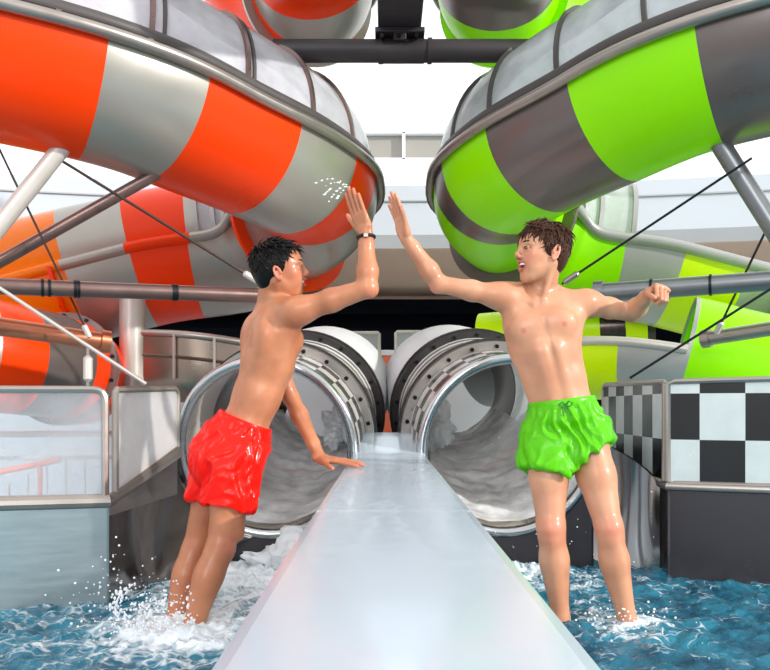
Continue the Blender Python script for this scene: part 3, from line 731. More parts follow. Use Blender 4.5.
# lacy foam: warped ridged noise
nA = nt.nodes.new('ShaderNodeTexNoise'); nA.inputs['Scale'].default_value = 4.5; nA.inputs['Detail'].default_value = 3
warp = nt.nodes.new('ShaderNodeVectorMath'); warp.operation = 'MULTIPLY_ADD'; warp.inputs[1].default_value = (.35, .35, .35)
nt.links.new(tc.outputs['Object'], nA.inputs['Vector']); nt.links.new(nA.outputs['Color'], warp.inputs[0]); nt.links.new(tc.outputs['Object'], warp.inputs[2])
nB = nt.nodes.new('ShaderNodeTexNoise'); nB.inputs['Scale'].default_value = 8; nB.inputs['Detail'].default_value = 7; nB.inputs['Roughness'].default_value = .68
nt.links.new(warp.outputs[0], nB.inputs['Vector'])
vo = nt.nodes.new('ShaderNodeTexVoronoi'); vo.feature = 'DISTANCE_TO_EDGE'; vo.inputs['Scale'].default_value = 11; nt.links.new(warp.outputs[0], vo.inputs['Vector'])
vr = nt.nodes.new('ShaderNodeMapRange'); vr.inputs['From Min'].default_value = 0; vr.inputs['From Max'].default_value = .12; vr.inputs['To Min'].default_value = .11; vr.inputs['To Max'].default_value = -.05
nt.links.new(vo.outputs['Distance'], vr.inputs['Value'])
s1 = nt.nodes.new('ShaderNodeMath'); s1.operation = 'ADD'; nt.links.new(nB.outputs['Fac'], s1.inputs[0]); nt.links.new(vr.outputs['Result'], s1.inputs[1])
s2 = nt.nodes.new('ShaderNodeMath'); s2.operation = 'MULTIPLY_ADD'; s2.inputs[1].default_value = .62; nt.links.new(at_.outputs['Fac'], s2.inputs[0]); nt.links.new(s1.outputs[0], s2.inputs[2])
fr_ = nt.nodes.new('ShaderNodeMapRange'); fr_.inputs['From Min'].default_value = .72; fr_.inputs['From Max'].default_value = .98; nt.links.new(s2.outputs[0], fr_.inputs['Value'])
deep = nt.nodes.new('ShaderNodeMix'); deep.data_type = 'RGBA'; deep.inputs[6].default_value = (*lin((2, 50, 76)), 1); deep.inputs[7].default_value = (*lin((44, 122, 146)), 1)
nC = nt.nodes.new('ShaderNodeTexNoise'); nC.inputs['Scale'].default_value = 5; nC.inputs['Detail'].default_value = 5; nt.links.new(tc.outputs['Object'], nC.inputs['Vector'])
cr = nt.nodes.new('ShaderNodeMapRange'); cr.inputs['From Min'].default_value = .35; cr.inputs['From Max'].default_value = .75
ca = nt.nodes.new('ShaderNodeMath'); ca.operation = 'MULTIPLY_ADD'; ca.inputs[1].default_value = .5; nt.links.new(at_.outputs['Fac'], ca.inputs[0]); nt.links.new(nC.outputs['Fac'], ca.inputs[2])
nt.links.new(ca.outputs[0], cr.inputs['Value']); nt.links.new(cr.outputs['Result'], deep.inputs['Factor'])
mx = nt.nodes.new('ShaderNodeMix'); mx.data_type = 'RGBA'; mx.inputs[7].default_value = (.88, .94, .96, 1)
nt.links.new(fr_.outputs['Result'], mx.inputs['Factor']); nt.links.new(deep.outputs[2], mx.inputs[6]); nt.links.new(mx.outputs[2], bs.inputs['Base Color'])
rg = nt.nodes.new('ShaderNodeMapRange'); rg.inputs['To Min'].default_value = .06; rg.inputs['To Max'].default_value = .5; nt.links.new(fr_.outputs['Result'], rg.inputs['Value']); nt.links.new(rg.outputs['Result'], bs.inputs['Roughness'])
nD = nt.nodes.new('ShaderNodeTexNoise'); nD.inputs['Scale'].default_value = 22; nD.inputs['Detail'].default_value = 4; nt.links.new(warp.outputs[0], nD.inputs['Vector'])
hh = nt.nodes.new('ShaderNodeMath'); hh.operation = 'MULTIPLY_ADD'; hh.inputs[1].default_value = .5; nt.links.new(fr_.outputs['Result'], hh.inputs[0]); nt.links.new(nD.outputs['Fac'], hh.inputs[2])
bp = nt.nodes.new('ShaderNodeBump'); bp.inputs['Strength'].default_value = .55; bp.inputs['Distance'].default_value = .02; nt.links.new(hh.outputs[0], bp.inputs['Height']); nt.links.new(bp.outputs['Normal'], bs.inputs['Normal'])
bs.inputs['IOR'].default_value = 1.33
me = bpy.data.meshes.new('pool_water'); me.from_pydata(v, [], f); me.materials.append(m)
me.polygons.foreach_set('use_smooth', [True] * len(me.polygons))
a_ = me.attributes.new('foam', 'FLOAT', 'POINT'); a_.data.foreach_set('value', fo)
o = bpy.data.objects.new('pool_water', me); COL.objects.link(o); tag(o, 'turquoise churning pool water with white foam around the legs of both boys', 'water', kind='stuff')

# splash water: drops and foam beads
def blob_cloud(name, blobs, label, m='foam', sub=1):
    bm = bmesh.new(); bmesh.ops.create_icosphere(bm, subdivisions=sub, radius=1); tv = [q.co.copy() for q in bm.verts]; tf = [[q.index for q in p.verts] for p in bm.faces]; bm.free()
    b = MB()
    for (c, r, s) in blobs:
        ax = Vector((1, 1, 1)) if s is None else Vector(s)
        b.add([Vector(c) + Vector((q.x * ax.x, q.y * ax.y, q.z * ax.z)) * r for q in tv], tf)
    o = b.build(name, m); tag(o, label, 'water', kind='stuff'); return o
m = bpy.data.materials.new('droplet'); m.use_nodes = True; bs = m.node_tree.nodes['Principled BSDF']; bs.inputs['Base Color'].default_value = (.95, .97, 1, 1); bs.inputs['Roughness'].default_value = .05; MATS['droplet'] = m
rnd = random.Random(7)
bl = []
for k in range(330):      # around the left boy's shins
    u = rnd.random(); ang = rnd.uniform(PI * .35, PI * 1.25); rr = .06 + abs(rnd.gauss(0, .14))
    bl.append(((-.76 + rr * math.cos(ang), 3.0 - rr * abs(math.sin(ang)) * .6, .02 + abs(rnd.gauss(0, .05)) + max(0, (.3 - rr)) * rnd.random() * .5), rnd.uniform(.0018, .006), None))
for k in range(90):       # curl of water at his left foot
    t = k / 90; bl.append(((-.88 - .13 * math.sin(t * 2.6) + rnd.gauss(0, .012), 2.98 + rnd.gauss(0, .02), .02 + .16 * t + rnd.gauss(0, .01)), rnd.uniform(.002, .0065), (1, 1, rnd.uniform(1, 2))))
for k in range(70):
    bl.append(((-1.05 + rnd.gauss(0, .1), 3.1 + rnd.gauss(0, .1), .1 + abs(rnd.gauss(0, .12))), rnd.uniform(.0015, .005), None))
blob_cloud('splash', bl, 'spray of white water drops around the shins of the boy in red shorts', 'droplet')
bl = []
for k in range(120):
    bl.append(((.9 + rnd.gauss(0, .1), 3.05 + rnd.gauss(0, .1), .02 + abs(rnd.gauss(0, .04))), rnd.uniform(.0015, .005), None))
for k in range(60):
    bl.append(((.6 + rnd.gauss(0, .3), 3.4 + rnd.gauss(0, .2), .2 + abs(rnd.gauss(0, .25))), rnd.uniform(.0012, .0032), None))
blob_cloud('splash', bl, 'spray of small water drops around the legs of the boy in green shorts', 'droplet')
bl = []
H = at(344, 190, 3.05)
for k in range(46):       # arcs of drops flicked off the raised fingertips
    line = rnd.choice([(-34, -4), (-30, 3), (-26, 8), (-22, 16), (-20, 26)]); t = rnd.random() ** .7
    p = at(350 + line[0] * t, 187 + line[1] * t - 6 * math.sin(PI * t), 3.05 + rnd.gauss(0, .01)); bl.append((p, rnd.uniform(.0015, .0036), (rnd.uniform(1, 2.2), 1, 1)))
blob_cloud('splash', bl, 'arcs of flying drops by the raised fingertips of the boy in red shorts', 'droplet')
# heap of foam beside the divider
def foam_heap(name, c, rad, label, amp=.35, seed=0, m='foam'):
    bm = bmesh.new(); bmesh.ops.create_icosphere(bm, subdivisions=5, radius=1)
    for q in bm.verts:
        n = noise.fractal(q.co * 1.3 + Vector((seed, 0, 0)), 1, 2, 4) * amp * 1.2 + abs(noise.noise(q.co * 6 + Vector((seed, 3, 0)))) * amp * .5
        p = q.co * (1 - amp * .2 + n); q.co = Vector((p.x * rad[0], p.y * rad[1], p.z * rad[2])) + Vector(c)
    v = [q.co.copy() for q in bm.verts]; f = [[q.index for q in p.verts] for p in bm.faces]; bm.free()
    o = mesh_obj(name, v, f, m); tag(o, label, 'foam', kind='stuff'); return o
foam_heap('foam', (-.45, 4.0, .03), (.28, .3, .16), 'tall heap of white foam in the water left of the divider below the left mouth', .5, 1)
# running water inside the mouths
def stream(P, sgn, label):
    v = []; f = []; n = 90; k = 34
    for i in range(n + 1):
        t = .02 + 2.6 * i / n
        for j in range(k + 1):
            q = j / k; a = R_(-158 + 136 * q) if sgn < 0 else R_(-22 - 136 * q)
            h = .012 + .02 * math.sin(PI * q) + noise.turbulence(Vector((t * 5, q * 5, sgn)), 4, True) * .035 * (.4 + min(1, t))
            h *= math.sin(PI * q) ** .5
            v.append(P.pt(t, a, RT - .004 - h))
    for i in range(n):
        for j in range(k):
            q = i * (k + 1) + j; f.append((q, q + 1, q + k + 2, q + k + 1))
    o = mesh_obj('water_stream', v, f, 'rushing_water'); tag(o, label, 'water', kind='stuff')
m = bpy.data.materials.new('rushing_water'); m.use_nodes = True; nt = m.node_tree; bs = nt.nodes['Principled BSDF']; MATS['rushing_water'] = m
n = nt.nodes.new('ShaderNodeTexNoise'); n.inputs['Scale'].default_value = 7; n.inputs['Detail'].default_value = 7; tc = nt.nodes.new('ShaderNodeTexCoord'); nt.links.new(tc.outputs['Object'], n.inputs['Vector'])
r = nt.nodes.new('ShaderNodeMapRange'); r.inputs['From Min'].default_value = .36; r.inputs['From Max'].default_value = .66; r.inputs['To Min'].default_value = .55; r.inputs['To Max'].default_value = 1.0
nt.links.new(n.outputs['Fac'], r.inputs['Value']); nt.links.new(r.outputs['Result'], bs.inputs['Alpha'])
bs.inputs['Base Color'].default_value = (.96, .95, .94, 1); bs.inputs['Roughness'].default_value = .35
bp = nt.nodes.new('ShaderNodeBump'); bp.inputs['Strength'].default_value = .4; bp.inputs['Distance'].default_value = .01; nt.links.new(n.outputs['Fac'], bp.inputs['Height']); nt.links.new(bp.outputs['Normal'], bs.inputs['Normal'])
stream(GL, -1, 'sheet of rushing water on the floor of the left exit tube'); stream(GR, 1, 'sheet of rushing water on the floor of the right exit tube')
foam_heap('foam', GL.pt(1.35, R_(-48), .27), (.12, .22, .14), 'white burst of foam inside the left exit tube', .6, 3)
foam_heap('foam', GR.pt(1.35, R_(-132), .27), (.12, .22, .14), 'white burst of foam inside the right exit tube', .6, 5)
# ================================================================== people: implicit bodies meshed into one continuous skin
class Body:
    def __init__(s): s.p = []; s.tone = []
    # every primitive: (kind, data, blend, lo, hi)
    def _add(s, fn, lo, hi, k, sub=False):
        m = max(k, .004) + .012; s.p.append((fn, np.array(lo) - m, np.array(hi) + m, k, sub))
    def cap(s, a, b, ra, rb=None, k=.012, sub=False):
        a = np.array(tuple(a), float); b = np.array(tuple(b), float); rb = ra if rb is None else rb
        d = b - a; L2 = max(1e-9, d @ d)
        def fn(P):
            q = P - a; t = np.clip((q @ d) / L2, 0, 1); return np.linalg.norm(q - t[..., None] * d, axis=-1) - (ra + (rb - ra) * t)
        r = max(ra, rb); s._add(fn, np.minimum(a, b) - r, np.maximum(a, b) + r, k, sub)
    def ell(s, c, rad, axes=None, k=.015, sub=False):
        c = np.array(tuple(c), float); rad = np.array(rad, float)
        M = np.eye(3) if axes is None else np.array([tuple(a) for a in axes], float)
        def fn(P):
            q = (P - c) @ M.T; k0 = np.linalg.norm(q / rad, axis=-1); k1 = np.linalg.norm(q / rad ** 2, axis=-1)
            return k0 * (k0 - 1) / np.maximum(k1, 1e-6)
        r = rad.max(); s._add(fn, c - r, c + r, k, sub)
    def ecap(s, a, b, wa, wb, side, k=.03, sub=False):
        """capsule with an elliptic section: wa=(half width along side, half depth) at a, wb at b"""
        a = np.array(tuple(a), float); b = np.array(tuple(b), float); d = b - a; L = np.linalg.norm(d); d = d / L
        u = np.array(tuple(side), float); u = u - d * (u @ d); u /= np.linalg.norm(u); w = np.cross(d, u)
        def fn(P):
            q = P - a; x = q @ d; t = np.clip(x / L, 0, 1); ex = x - np.clip(x, 0, L)
            W = wa[0] + (wb[0] - wa[0]) * t; D = wa[1] + (wb[1] - wa[1]) * t; E = np.minimum(W, D)
            g = np.sqrt(((q @ u) / W) ** 2 + ((q @ w) / D) ** 2 + (ex / E) ** 2)
            g2 = np.sqrt(((q @ u) / W ** 2) ** 2 + ((q @ w) / D ** 2) ** 2 + (ex / E ** 2) ** 2)
            return g * (g - 1) / np.maximum(g2, 1e-6)
        r = max(*wa, *wb); s._add(fn, np.minimum(a, b) - r, np.maximum(a, b) + r, k, sub)
    def field(s, lo, hi, h):
        lo = np.array(lo); n = np.ceil((np.array(hi) - lo) / h).astype(int) + 1
        Fd = np.full(n, .06, np.float32)
        for fn, a, b, k, sub in s.p:
            i0 = np.maximum(0, np.floor((a - lo) / h).astype(int)); i1 = np.minimum(n, np.ceil((b - lo) / h).astype(int) + 1)
            if (i1 <= i0).any(): continue
            ax = [lo[j] + h * np.arange(i0[j], i1[j]) for j in range(3)]
            P = np.stack(np.meshgrid(*ax, indexing='ij'), -1)
            D = fn(P).astype(np.float32); sl = tuple(slice(i0[j], i1[j]) for j in range(3)); A = Fd[sl]
            if sub:
                D = -D; hh = np.clip(.5 - .5 * (A - D) / k, 0, 1); Fd[sl] = A * (1 - hh) + D * hh + k * hh * (1 - hh)
            else:
                D = np.minimum(D, .06); hh = np.clip(.5 + .5 * (A - D) / k, 0, 1); Fd[sl] = A * (1 - hh) + D * hh - k * hh * (1 - hh)
        return Fd, lo, n
    def nets(s, lo, hi, h, smooth=1):
        Fd, lo, n = s.field(lo, hi, h)
        S = Fd < 0
        c = np.zeros(n - 1, np.int8)
        for i in (0, 1):
            for j in (0, 1):
                for k in (0, 1): c += S[i:n[0] - 1 + i, j:n[1] - 1 + j, k:n[2] - 1 + k]
        act = (c > 0) & (c < 8); I = np.argwhere(act); ids = np.full(n - 1, -1, np.int64); ids[act] = np.arange(len(I))
        acc = np.zeros((len(I), 3)); cnt = np.zeros(len(I))
        cor = [(i, j, k) for i in (0, 1) for j in (0, 1) for k in (0, 1)]
        val = {q: Fd[I[:, 0] + q[0], I[:, 1] + q[1], I[:, 2] + q[2]].astype(float) for q in cor}
        for q in cor:
            for ax in range(3):
                if q[ax] == 0:
                    r = list(q); r[ax] = 1; r = tuple(r); v0, v1 = val[q], val[r]; ms = (v0 < 0) != (v1 < 0)
                    t = np.where(ms, v0 / np.where(ms, v0 - v1, 1), 0); pt = np.array(q, float)[None] + t[:, None] * np.eye(3)[ax][None]
                    acc += pt * ms[:, None]; cnt += ms
        V = (I + acc / cnt[:, None]) * h + lo
        quads = []
        for ax in range(3):
            o1, o2 = [(1, 2), (2, 0), (0, 1)][ax]
            sa = [slice(0, n[j]) for j in range(3)]; sb = list(sa); sa[ax] = slice(0, n[ax] - 1); sb[ax] = slice(1, n[ax])
            A, B = S[tuple(sa)], S[tuple(sb)]; E = np.argwhere(A != B)
            E = E[(E[:, o1] > 0) & (E[:, o2] > 0) & (E[:, o1] < n[o1] - 1) & (E[:, o2] < n[o2] - 1)]
            ins = A[E[:, 0], E[:, 1], E[:, 2]]
            e1 = np.eye(3, dtype=int)[o1]; e2 = np.eye(3, dtype=int)[o2]
            g = lambda X: ids[X[:, 0], X[:, 1], X[:, 2]]
            q = np.stack([g(E - e1 - e2), g(E - e2), g(E), g(E - e1)], 1); q[~ins] = q[~ins][:, ::-1]; quads.append(q)
        Q = np.concatenate(quads)
        for _ in range(smooth):
            sm = np.zeros_like(V); ct = np.zeros(len(V))
            for k in range(4):
                np.add.at(sm, Q[:, k], V[Q[:, (k + 1) % 4]]); np.add.at(ct, Q[:, k], 1)
                np.add.at(sm, Q[:, k], V[Q[:, (k + 3) % 4]]); np.add.at(ct, Q[:, k], 1)
            V = V * .5 + .5 * sm / np.maximum(ct, 1)[:, None]
        return V, Q
    def mesh(s, h, regions=()):
        """regions: (lo, hi, h) boxes meshed finer, welded into the same skin"""
        lo = np.min([p[1] for p in s.p], 0) - .01; hi = np.max([p[2] for p in s.p], 0) + .01
        V, Q = s.nets(lo, hi, h); C = V[Q].mean(1); keep = np.ones(len(Q), bool)
        for a, b, hh in regions: keep &= ~((C > np.array(a)) & (C < np.array(b))).all(1)
        Q = Q[keep]; VS = [V]; QS = [Q]; off = len(V)
        for a, b, hh in regions:
            V2, Q2 = s.nets(np.array(a) - .03, np.array(b) + .03, hh, 1); C2 = V2[Q2].mean(1)
            k2 = ((C2 > np.array(a) - h * .6) & (C2 < np.array(b) + h * .6)).all(1); Q2 = Q2[k2]
            VS.append(V2); QS.append(Q2 + off); off += len(V2)
        V = np.concatenate(VS); Q = np.concatenate(QS)
        used = np.unique(Q); mp = np.full(len(V), -1); mp[used] = np.arange(len(used)); return V[used], mp[Q]

def np_obj(name, V, Q, mt, parent, attrs=None):
    me = bpy.data.meshes.new(name); L = np.array(tuple(parent_world(parent))) if parent else 0
    V = V - L
    me.vertices.add(len(V)); me.vertices.foreach_set('co', V.astype(np.float32).ravel())
    me.loops.add(len(Q) * 4); me.loops.foreach_set('vertex_index', Q.astype(np.int32).ravel())
    me.polygons.add(len(Q)); me.polygons.foreach_set('loop_start', np.arange(0, len(Q) * 4, 4, dtype=np.int32))
    me.update(calc_edges=True); me.validate()
    me.polygons.foreach_set('use_smooth', [True] * len(me.polygons)); me.materials.append(MATS[mt])
    for k, a in (attrs or {}).items(): q = me.attributes.new(k, 'FLOAT', 'POINT'); q.data.foreach_set('value', a.astype(np.float32))
    o = bpy.data.objects.new(name, me); COL.objects.link(o)
    if parent: o.parent = parent
    return o

def skin_mat(name, base, tan, lip):
    m = bpy.data.materials.new(name); m.use_nodes = True; nt = m.node_tree; b = nt.nodes['Principled BSDF']; MATS[name] = m
    tc = nt.nodes.new('ShaderNodeTexCoord')
    n = nt.nodes.new('ShaderNodeTexNoise'); n.inputs['Scale'].default_value = 7; n.inputs['Detail'].default_value = 6; nt.links.new(tc.outputs['Object'], n.inputs['Vector'])
    mx = nt.nodes.new('ShaderNodeMix'); mx.data_type = 'RGBA'; mx.inputs[6].default_value = (*lin(base), 1); mx.inputs[7].default_value = (*lin(tan), 1)
    mr = nt.nodes.new('ShaderNodeMapRange'); mr.inputs['From Min'].default_value = .35; mr.inputs['From Max'].default_value = .7; nt.links.new(n.outputs['Fac'], mr.inputs['Value']); nt.links.new(mr.outputs['Result'], mx.inputs['Factor'])
    a1 = nt.nodes.new('ShaderNodeAttribute'); a1.attribute_name = 'flush'
    m2 = nt.nodes.new('ShaderNodeMix'); m2.data_type = 'RGBA'; m2.inputs[7].default_value = (*lin((226, 128, 104)), 1)
    nt.links.new(a1.outputs['Fac'], m2.inputs['Factor']); nt.links.new(mx.outputs[2], m2.inputs[6])
    a2 = nt.nodes.new('ShaderNodeAttribute'); a2.attribute_name = 'lip'
    m3 = nt.nodes.new('ShaderNodeMix'); m3.data_type = 'RGBA'; m3.inputs[7].default_value = (*lin(lip), 1)
    nt.links.new(a2.outputs['Fac'], m3.inputs['Factor']); nt.links.new(m2.outputs[2], m3.inputs[6]); nt.links.new(m3.outputs[2], b.inputs['Base Color'])
    b.inputs['Roughness'].default_value = .48; b.inputs['Coat Weight'].default_value = .28; b.inputs['Coat Roughness'].default_value = .12
    b.inputs['Subsurface Weight'].default_value = .25; b.inputs['Subsurface Radius'].default_value = (1, .35, .2); b.inputs['Subsurface Scale'].default_value = .012
    # beads of water on wet skin
    vo = nt.nodes.new('ShaderNodeTexVoronoi'); vo.inputs['Scale'].default_value = 42; nt.links.new(tc.outputs['Object'], vo.inputs['Vector'])
    n2 = nt.nodes.new('ShaderNodeTexNoise'); n2.inputs['Scale'].default_value = 9; nt.links.new(tc.outputs['Object'], n2.inputs['Vector'])
    th = nt.nodes.new('ShaderNodeMapRange'); th.inputs['From Min'].default_value = .45; th.inputs['From Max'].default_value = .62; th.inputs['To Min'].default_value = .02; th.inputs['To Max'].default_value = .22
    nt.links.new(n2.outputs['Fac'], th.inputs['Value'])
    sb = nt.nodes.new('ShaderNodeMath'); sb.operation = 'SUBTRACT'; nt.links.new(th.outputs['Result'], sb.inputs[0]); nt.links.new(vo.outputs['Distance'], sb.inputs[1])
    mxx = nt.nodes.new('ShaderNodeMath'); mxx.operation = 'MAXIMUM'; mxx.inputs[1].default_value = 0; nt.links.new(sb.outputs[0], mxx.inputs[0])
    bp = nt.nodes.new('ShaderNodeBump'); bp.inputs['Strength'].default_value = .8; bp.inputs['Distance'].default_value = .012; nt.links.new(mxx.outputs[0], bp.inputs['Height'])
    nt.links.new(bp.outputs['Normal'], b.inputs['Coat Normal'])
skin_mat('skin_tan', (200, 130, 90), (170, 100, 66), (176, 84, 72))
skin_mat('skin_fair', (212, 153, 118), (192, 130, 96), (190, 92, 84))
def hair_mat(name, c1, c2):
    mat(name, c1, .4, 0, .0, spec=.22, vary=.35, vscale=60, stretch=(1, 1, 1))
hair_mat('hair_black', (10, 6, 5), None); hair_mat('hair_brown', (62, 34, 20), None)
mat('eye_white', (235, 230, 226), .15, coat=.5); mat('iris', (70, 48, 36), .1, coat=.8); mat('teeth', (246, 240, 228), .2, coat=.5); mat('mouth_dark', (92, 26, 28), .4); mat('brow', (44, 24, 16), .7)
mat('rubber_black', (16, 16, 18), .4)
def cloth_mat(name, rgb, rgb2):
    mat(name, rgb, .3, 0, .1, vary=.12, vscale=5, bump=.35, bscale=26, spec=.22)
cloth_mat('shorts_red', (246, 18, 0), None); cloth_mat('shorts_green', (86, 184, 0), None); mat('cord_green', (20, 120, 30), .5)

class Frame:
    def __init__(s, o, fw, up):
        s.o = Vector(o); s.u = Vector(up).normalized(); f = Vector(fw); f = f - s.u * f.dot(s.u); s.f = f.normalized(); s.l = s.u.cross(s.f)
    def __call__(s, f, l, u): return s.o + s.f * f + s.l * l + s.u * u
    @property
    def axes(s): return (s.f, s.l, s.u)
    def rot(s, pitch):  # axes pitched about the left axis
        f = s.f * math.cos(pitch) + s.u * math.sin(pitch); u = -s.f * math.sin(pitch) + s.u * math.cos(pitch); return (f, s.l, u)

def head(B, H, sc=1.0, mouth=.012, ear=(0, 0)):
    """H: frame at the head's middle (between the ears), f = the way the face looks"""
    e = lambda c, r, k=.015, sub=False, ax=None: B.ell(H(*[q * sc for q in c]), [q * sc for q in r], ax or H.axes, k * sc, sub)
    c = lambda a, b, ra, rb=None, k=.012, sub=False: B.cap(H(*[q * sc for q in a]), H(*[q * sc for q in b]), ra * sc, (rb or ra) * sc, k * sc, sub)
    e((-.014, 0, .030), (.098, .076, .088), .02)            # skull
    e((.034, 0, .020), (.060, .064, .072), .03)             # forehead
    e((.030, 0, -.040), (.058, .054, .070), .03)            # face
    for s in (1, -1):
        c((-.012, s * .054, -.045), (.050, s * .026, -.094), .014, .013, .03)   # jaw
        e((.052, s * .038, -.022), (.026, .022, .022), .022) # cheekbone
        e((.058, s * .030, -.055), (.022, .018, .024), .024) # cheek
        c((.083, s * .014, .024), (.070, s * .046, .020), .008, .008, .012)  # brow ridge
        e((.089, s * .031, .003), (.015, .017, .012), .012, True)             # socket
        c((.103, s * .011, -.028), (.094, s * .014, -.030), .0075, .007, .006) # nostril wing
    c((.062, -.010, -.103), (.062, .010, -.103), .017, .017, .022)            # chin
    c((.086, 0, .020), (.107, 0, -.016), .0075, .0095, .011)                   # nose
    e((.1085, 0, -.020), (.010, .0105, .0095), .006)
    for s in (1, -1):
        c((.090, s * .021, .011), (.084, s * .042, .006), .0045, .004, .005)     # upper lid
        c((.089, s * .021, -.006), (.083, s * .042, -.003), .0038, .0035, .005)
    # open smiling mouth
    g = mouth
    for s in (1, -1):
        c((.0985, 0, -.047), (.075, s * .031, -.044), .0062, .0045, .007)
        c((.0945, 0, -.053 - g * 1.5), (.075, s * .030, -.047 - .2 * g), .0068, .0045, .007)
    e((.094, 0, -.052 - g * .62), (.024, .027, .0035 + g * .62), .003, True)
    # ears
    for s in (1, -1):
        for k in range(9):
            a = R_(-70 + 250 * k / 8); b_ = R_(-70 + 250 * (k + 1) / 8)
            if k < 8: c((ear[0] - .016 - .014 * math.cos(a - .5) * 1, s * (.078 + .004), ear[1] - .008 + .027 * math.sin(a)), (ear[0] - .016 - .014 * math.cos(b_ - .5), s * (.078 + .004), ear[1] - .008 + .027 * math.sin(b_)), .0048, .0048, .003)
        e((ear[0] - .012, s * .076, ear[1] - .012), (.014, .006, .026), .006)
        e((ear[0] - .008, s * .080, ear[1] - .033), (.008, .005, .009), .006)
    B.tone += [('lip', H(.098 * sc, 0, (-.049 - g * .8) * sc), .013 * sc + g * .62, .8, (.8, .58, 1.0), H), ]
    for s in (1, -1): B.tone.append(('flush', H(.066 * sc, s * .040 * sc, -.03 * sc), .03, .55, None, None)); B.tone.append(('flush', H(-.014 * sc, s * .082 * sc, -.01 * sc), .03, .6, None, None))
    B.tone.append(('flush', H(.112 * sc, 0, -.02 * sc), .018, .55, None, None))

def head_parts(H, root, sc, mouth, hair_m, look=(0, 0)):
    def ball(name, c, r, m, ax=(1, 1, 1), parent=root):
        bm = bmesh.new(); bmesh.ops.create_uvsphere(bm, u_segments=20, v_segments=14, radius=r)
        v = [H(c[0] + q.co.x * ax[0], c[1] + q.co.y * ax[1], c[2] + q.co.z * ax[2]) for q in bm.verts]; f = [[q.index for q in p.verts] for p in bm.faces]; bm.free()
        return mesh_obj(name, v, f, m, parent)
    for s in (1, -1):
        e = ball('eye', (.0765 * sc, s * .031 * sc, .003 * sc), .012 * sc, 'eye_white')
        d = Vector((1, s * .15 + look[0], look[1])).normalized() * .0075 * sc
        ball('iris', (.0765 * sc + d.x, s * .031 * sc + d.y, .003 * sc + d.z), .0070 * sc, 'iris', parent=e)
        b = MB(); b.tube([H(.094 * sc, s * .012 * sc, .024 * sc), H(.093 * sc, s * .024 * sc, .031 * sc), H(.084 * sc, s * .040 * sc, .031 * sc), H(.070 * sc, s * .052 * sc, .024 * sc)], [.0025 * sc, .0042 * sc, .0036 * sc, .0015 * sc], 8)
        b.build('eyebrow', 'brow', root)
        b = MB(); b.tube([H(.0905 * sc, s * .019 * sc, .005 * sc), H(.0915 * sc, s * .028 * sc, .0105 * sc), H(.087 * sc, s * .038 * sc, .0085 * sc), H(.079 * sc, s * .047 * sc, .003 * sc)], [.0012 * sc, .0022 * sc, .0022 * sc, .001 * sc], 6)
        b.build('eyelashes', 'brow', root)
    g = mouth
    v = []; f = []; n = 14
    for i in range(n + 1):
        a = -1 + 2 * i / n; fx = .0935 - .017 * a * a
        for z in (-.050, -.050 - .0095): v.append(H(fx * sc, a * .024 * sc, z * sc - (0 if z > -.055 else (-.003 * a * a) * sc)))
        for z in (-.050 - .0095, -.050): v.append(H((fx - .005) * sc, a * .024 * sc, z * sc))
    for i in range(n):
        for j in range(4): f.append((i * 4 + j, i * 4 + (j + 1) % 4, i * 4 + 4 + (j + 1) % 4, i * 4 + 4 + j))
    mesh_obj('teeth', v, f, 'teeth', root)
    ball('mouth_inside', (.076 * sc, 0, (-.053 - g * .6) * sc), 1, 'mouth_dark', (.010 * sc, .019 * sc, (.003 + g * .6) * sc))

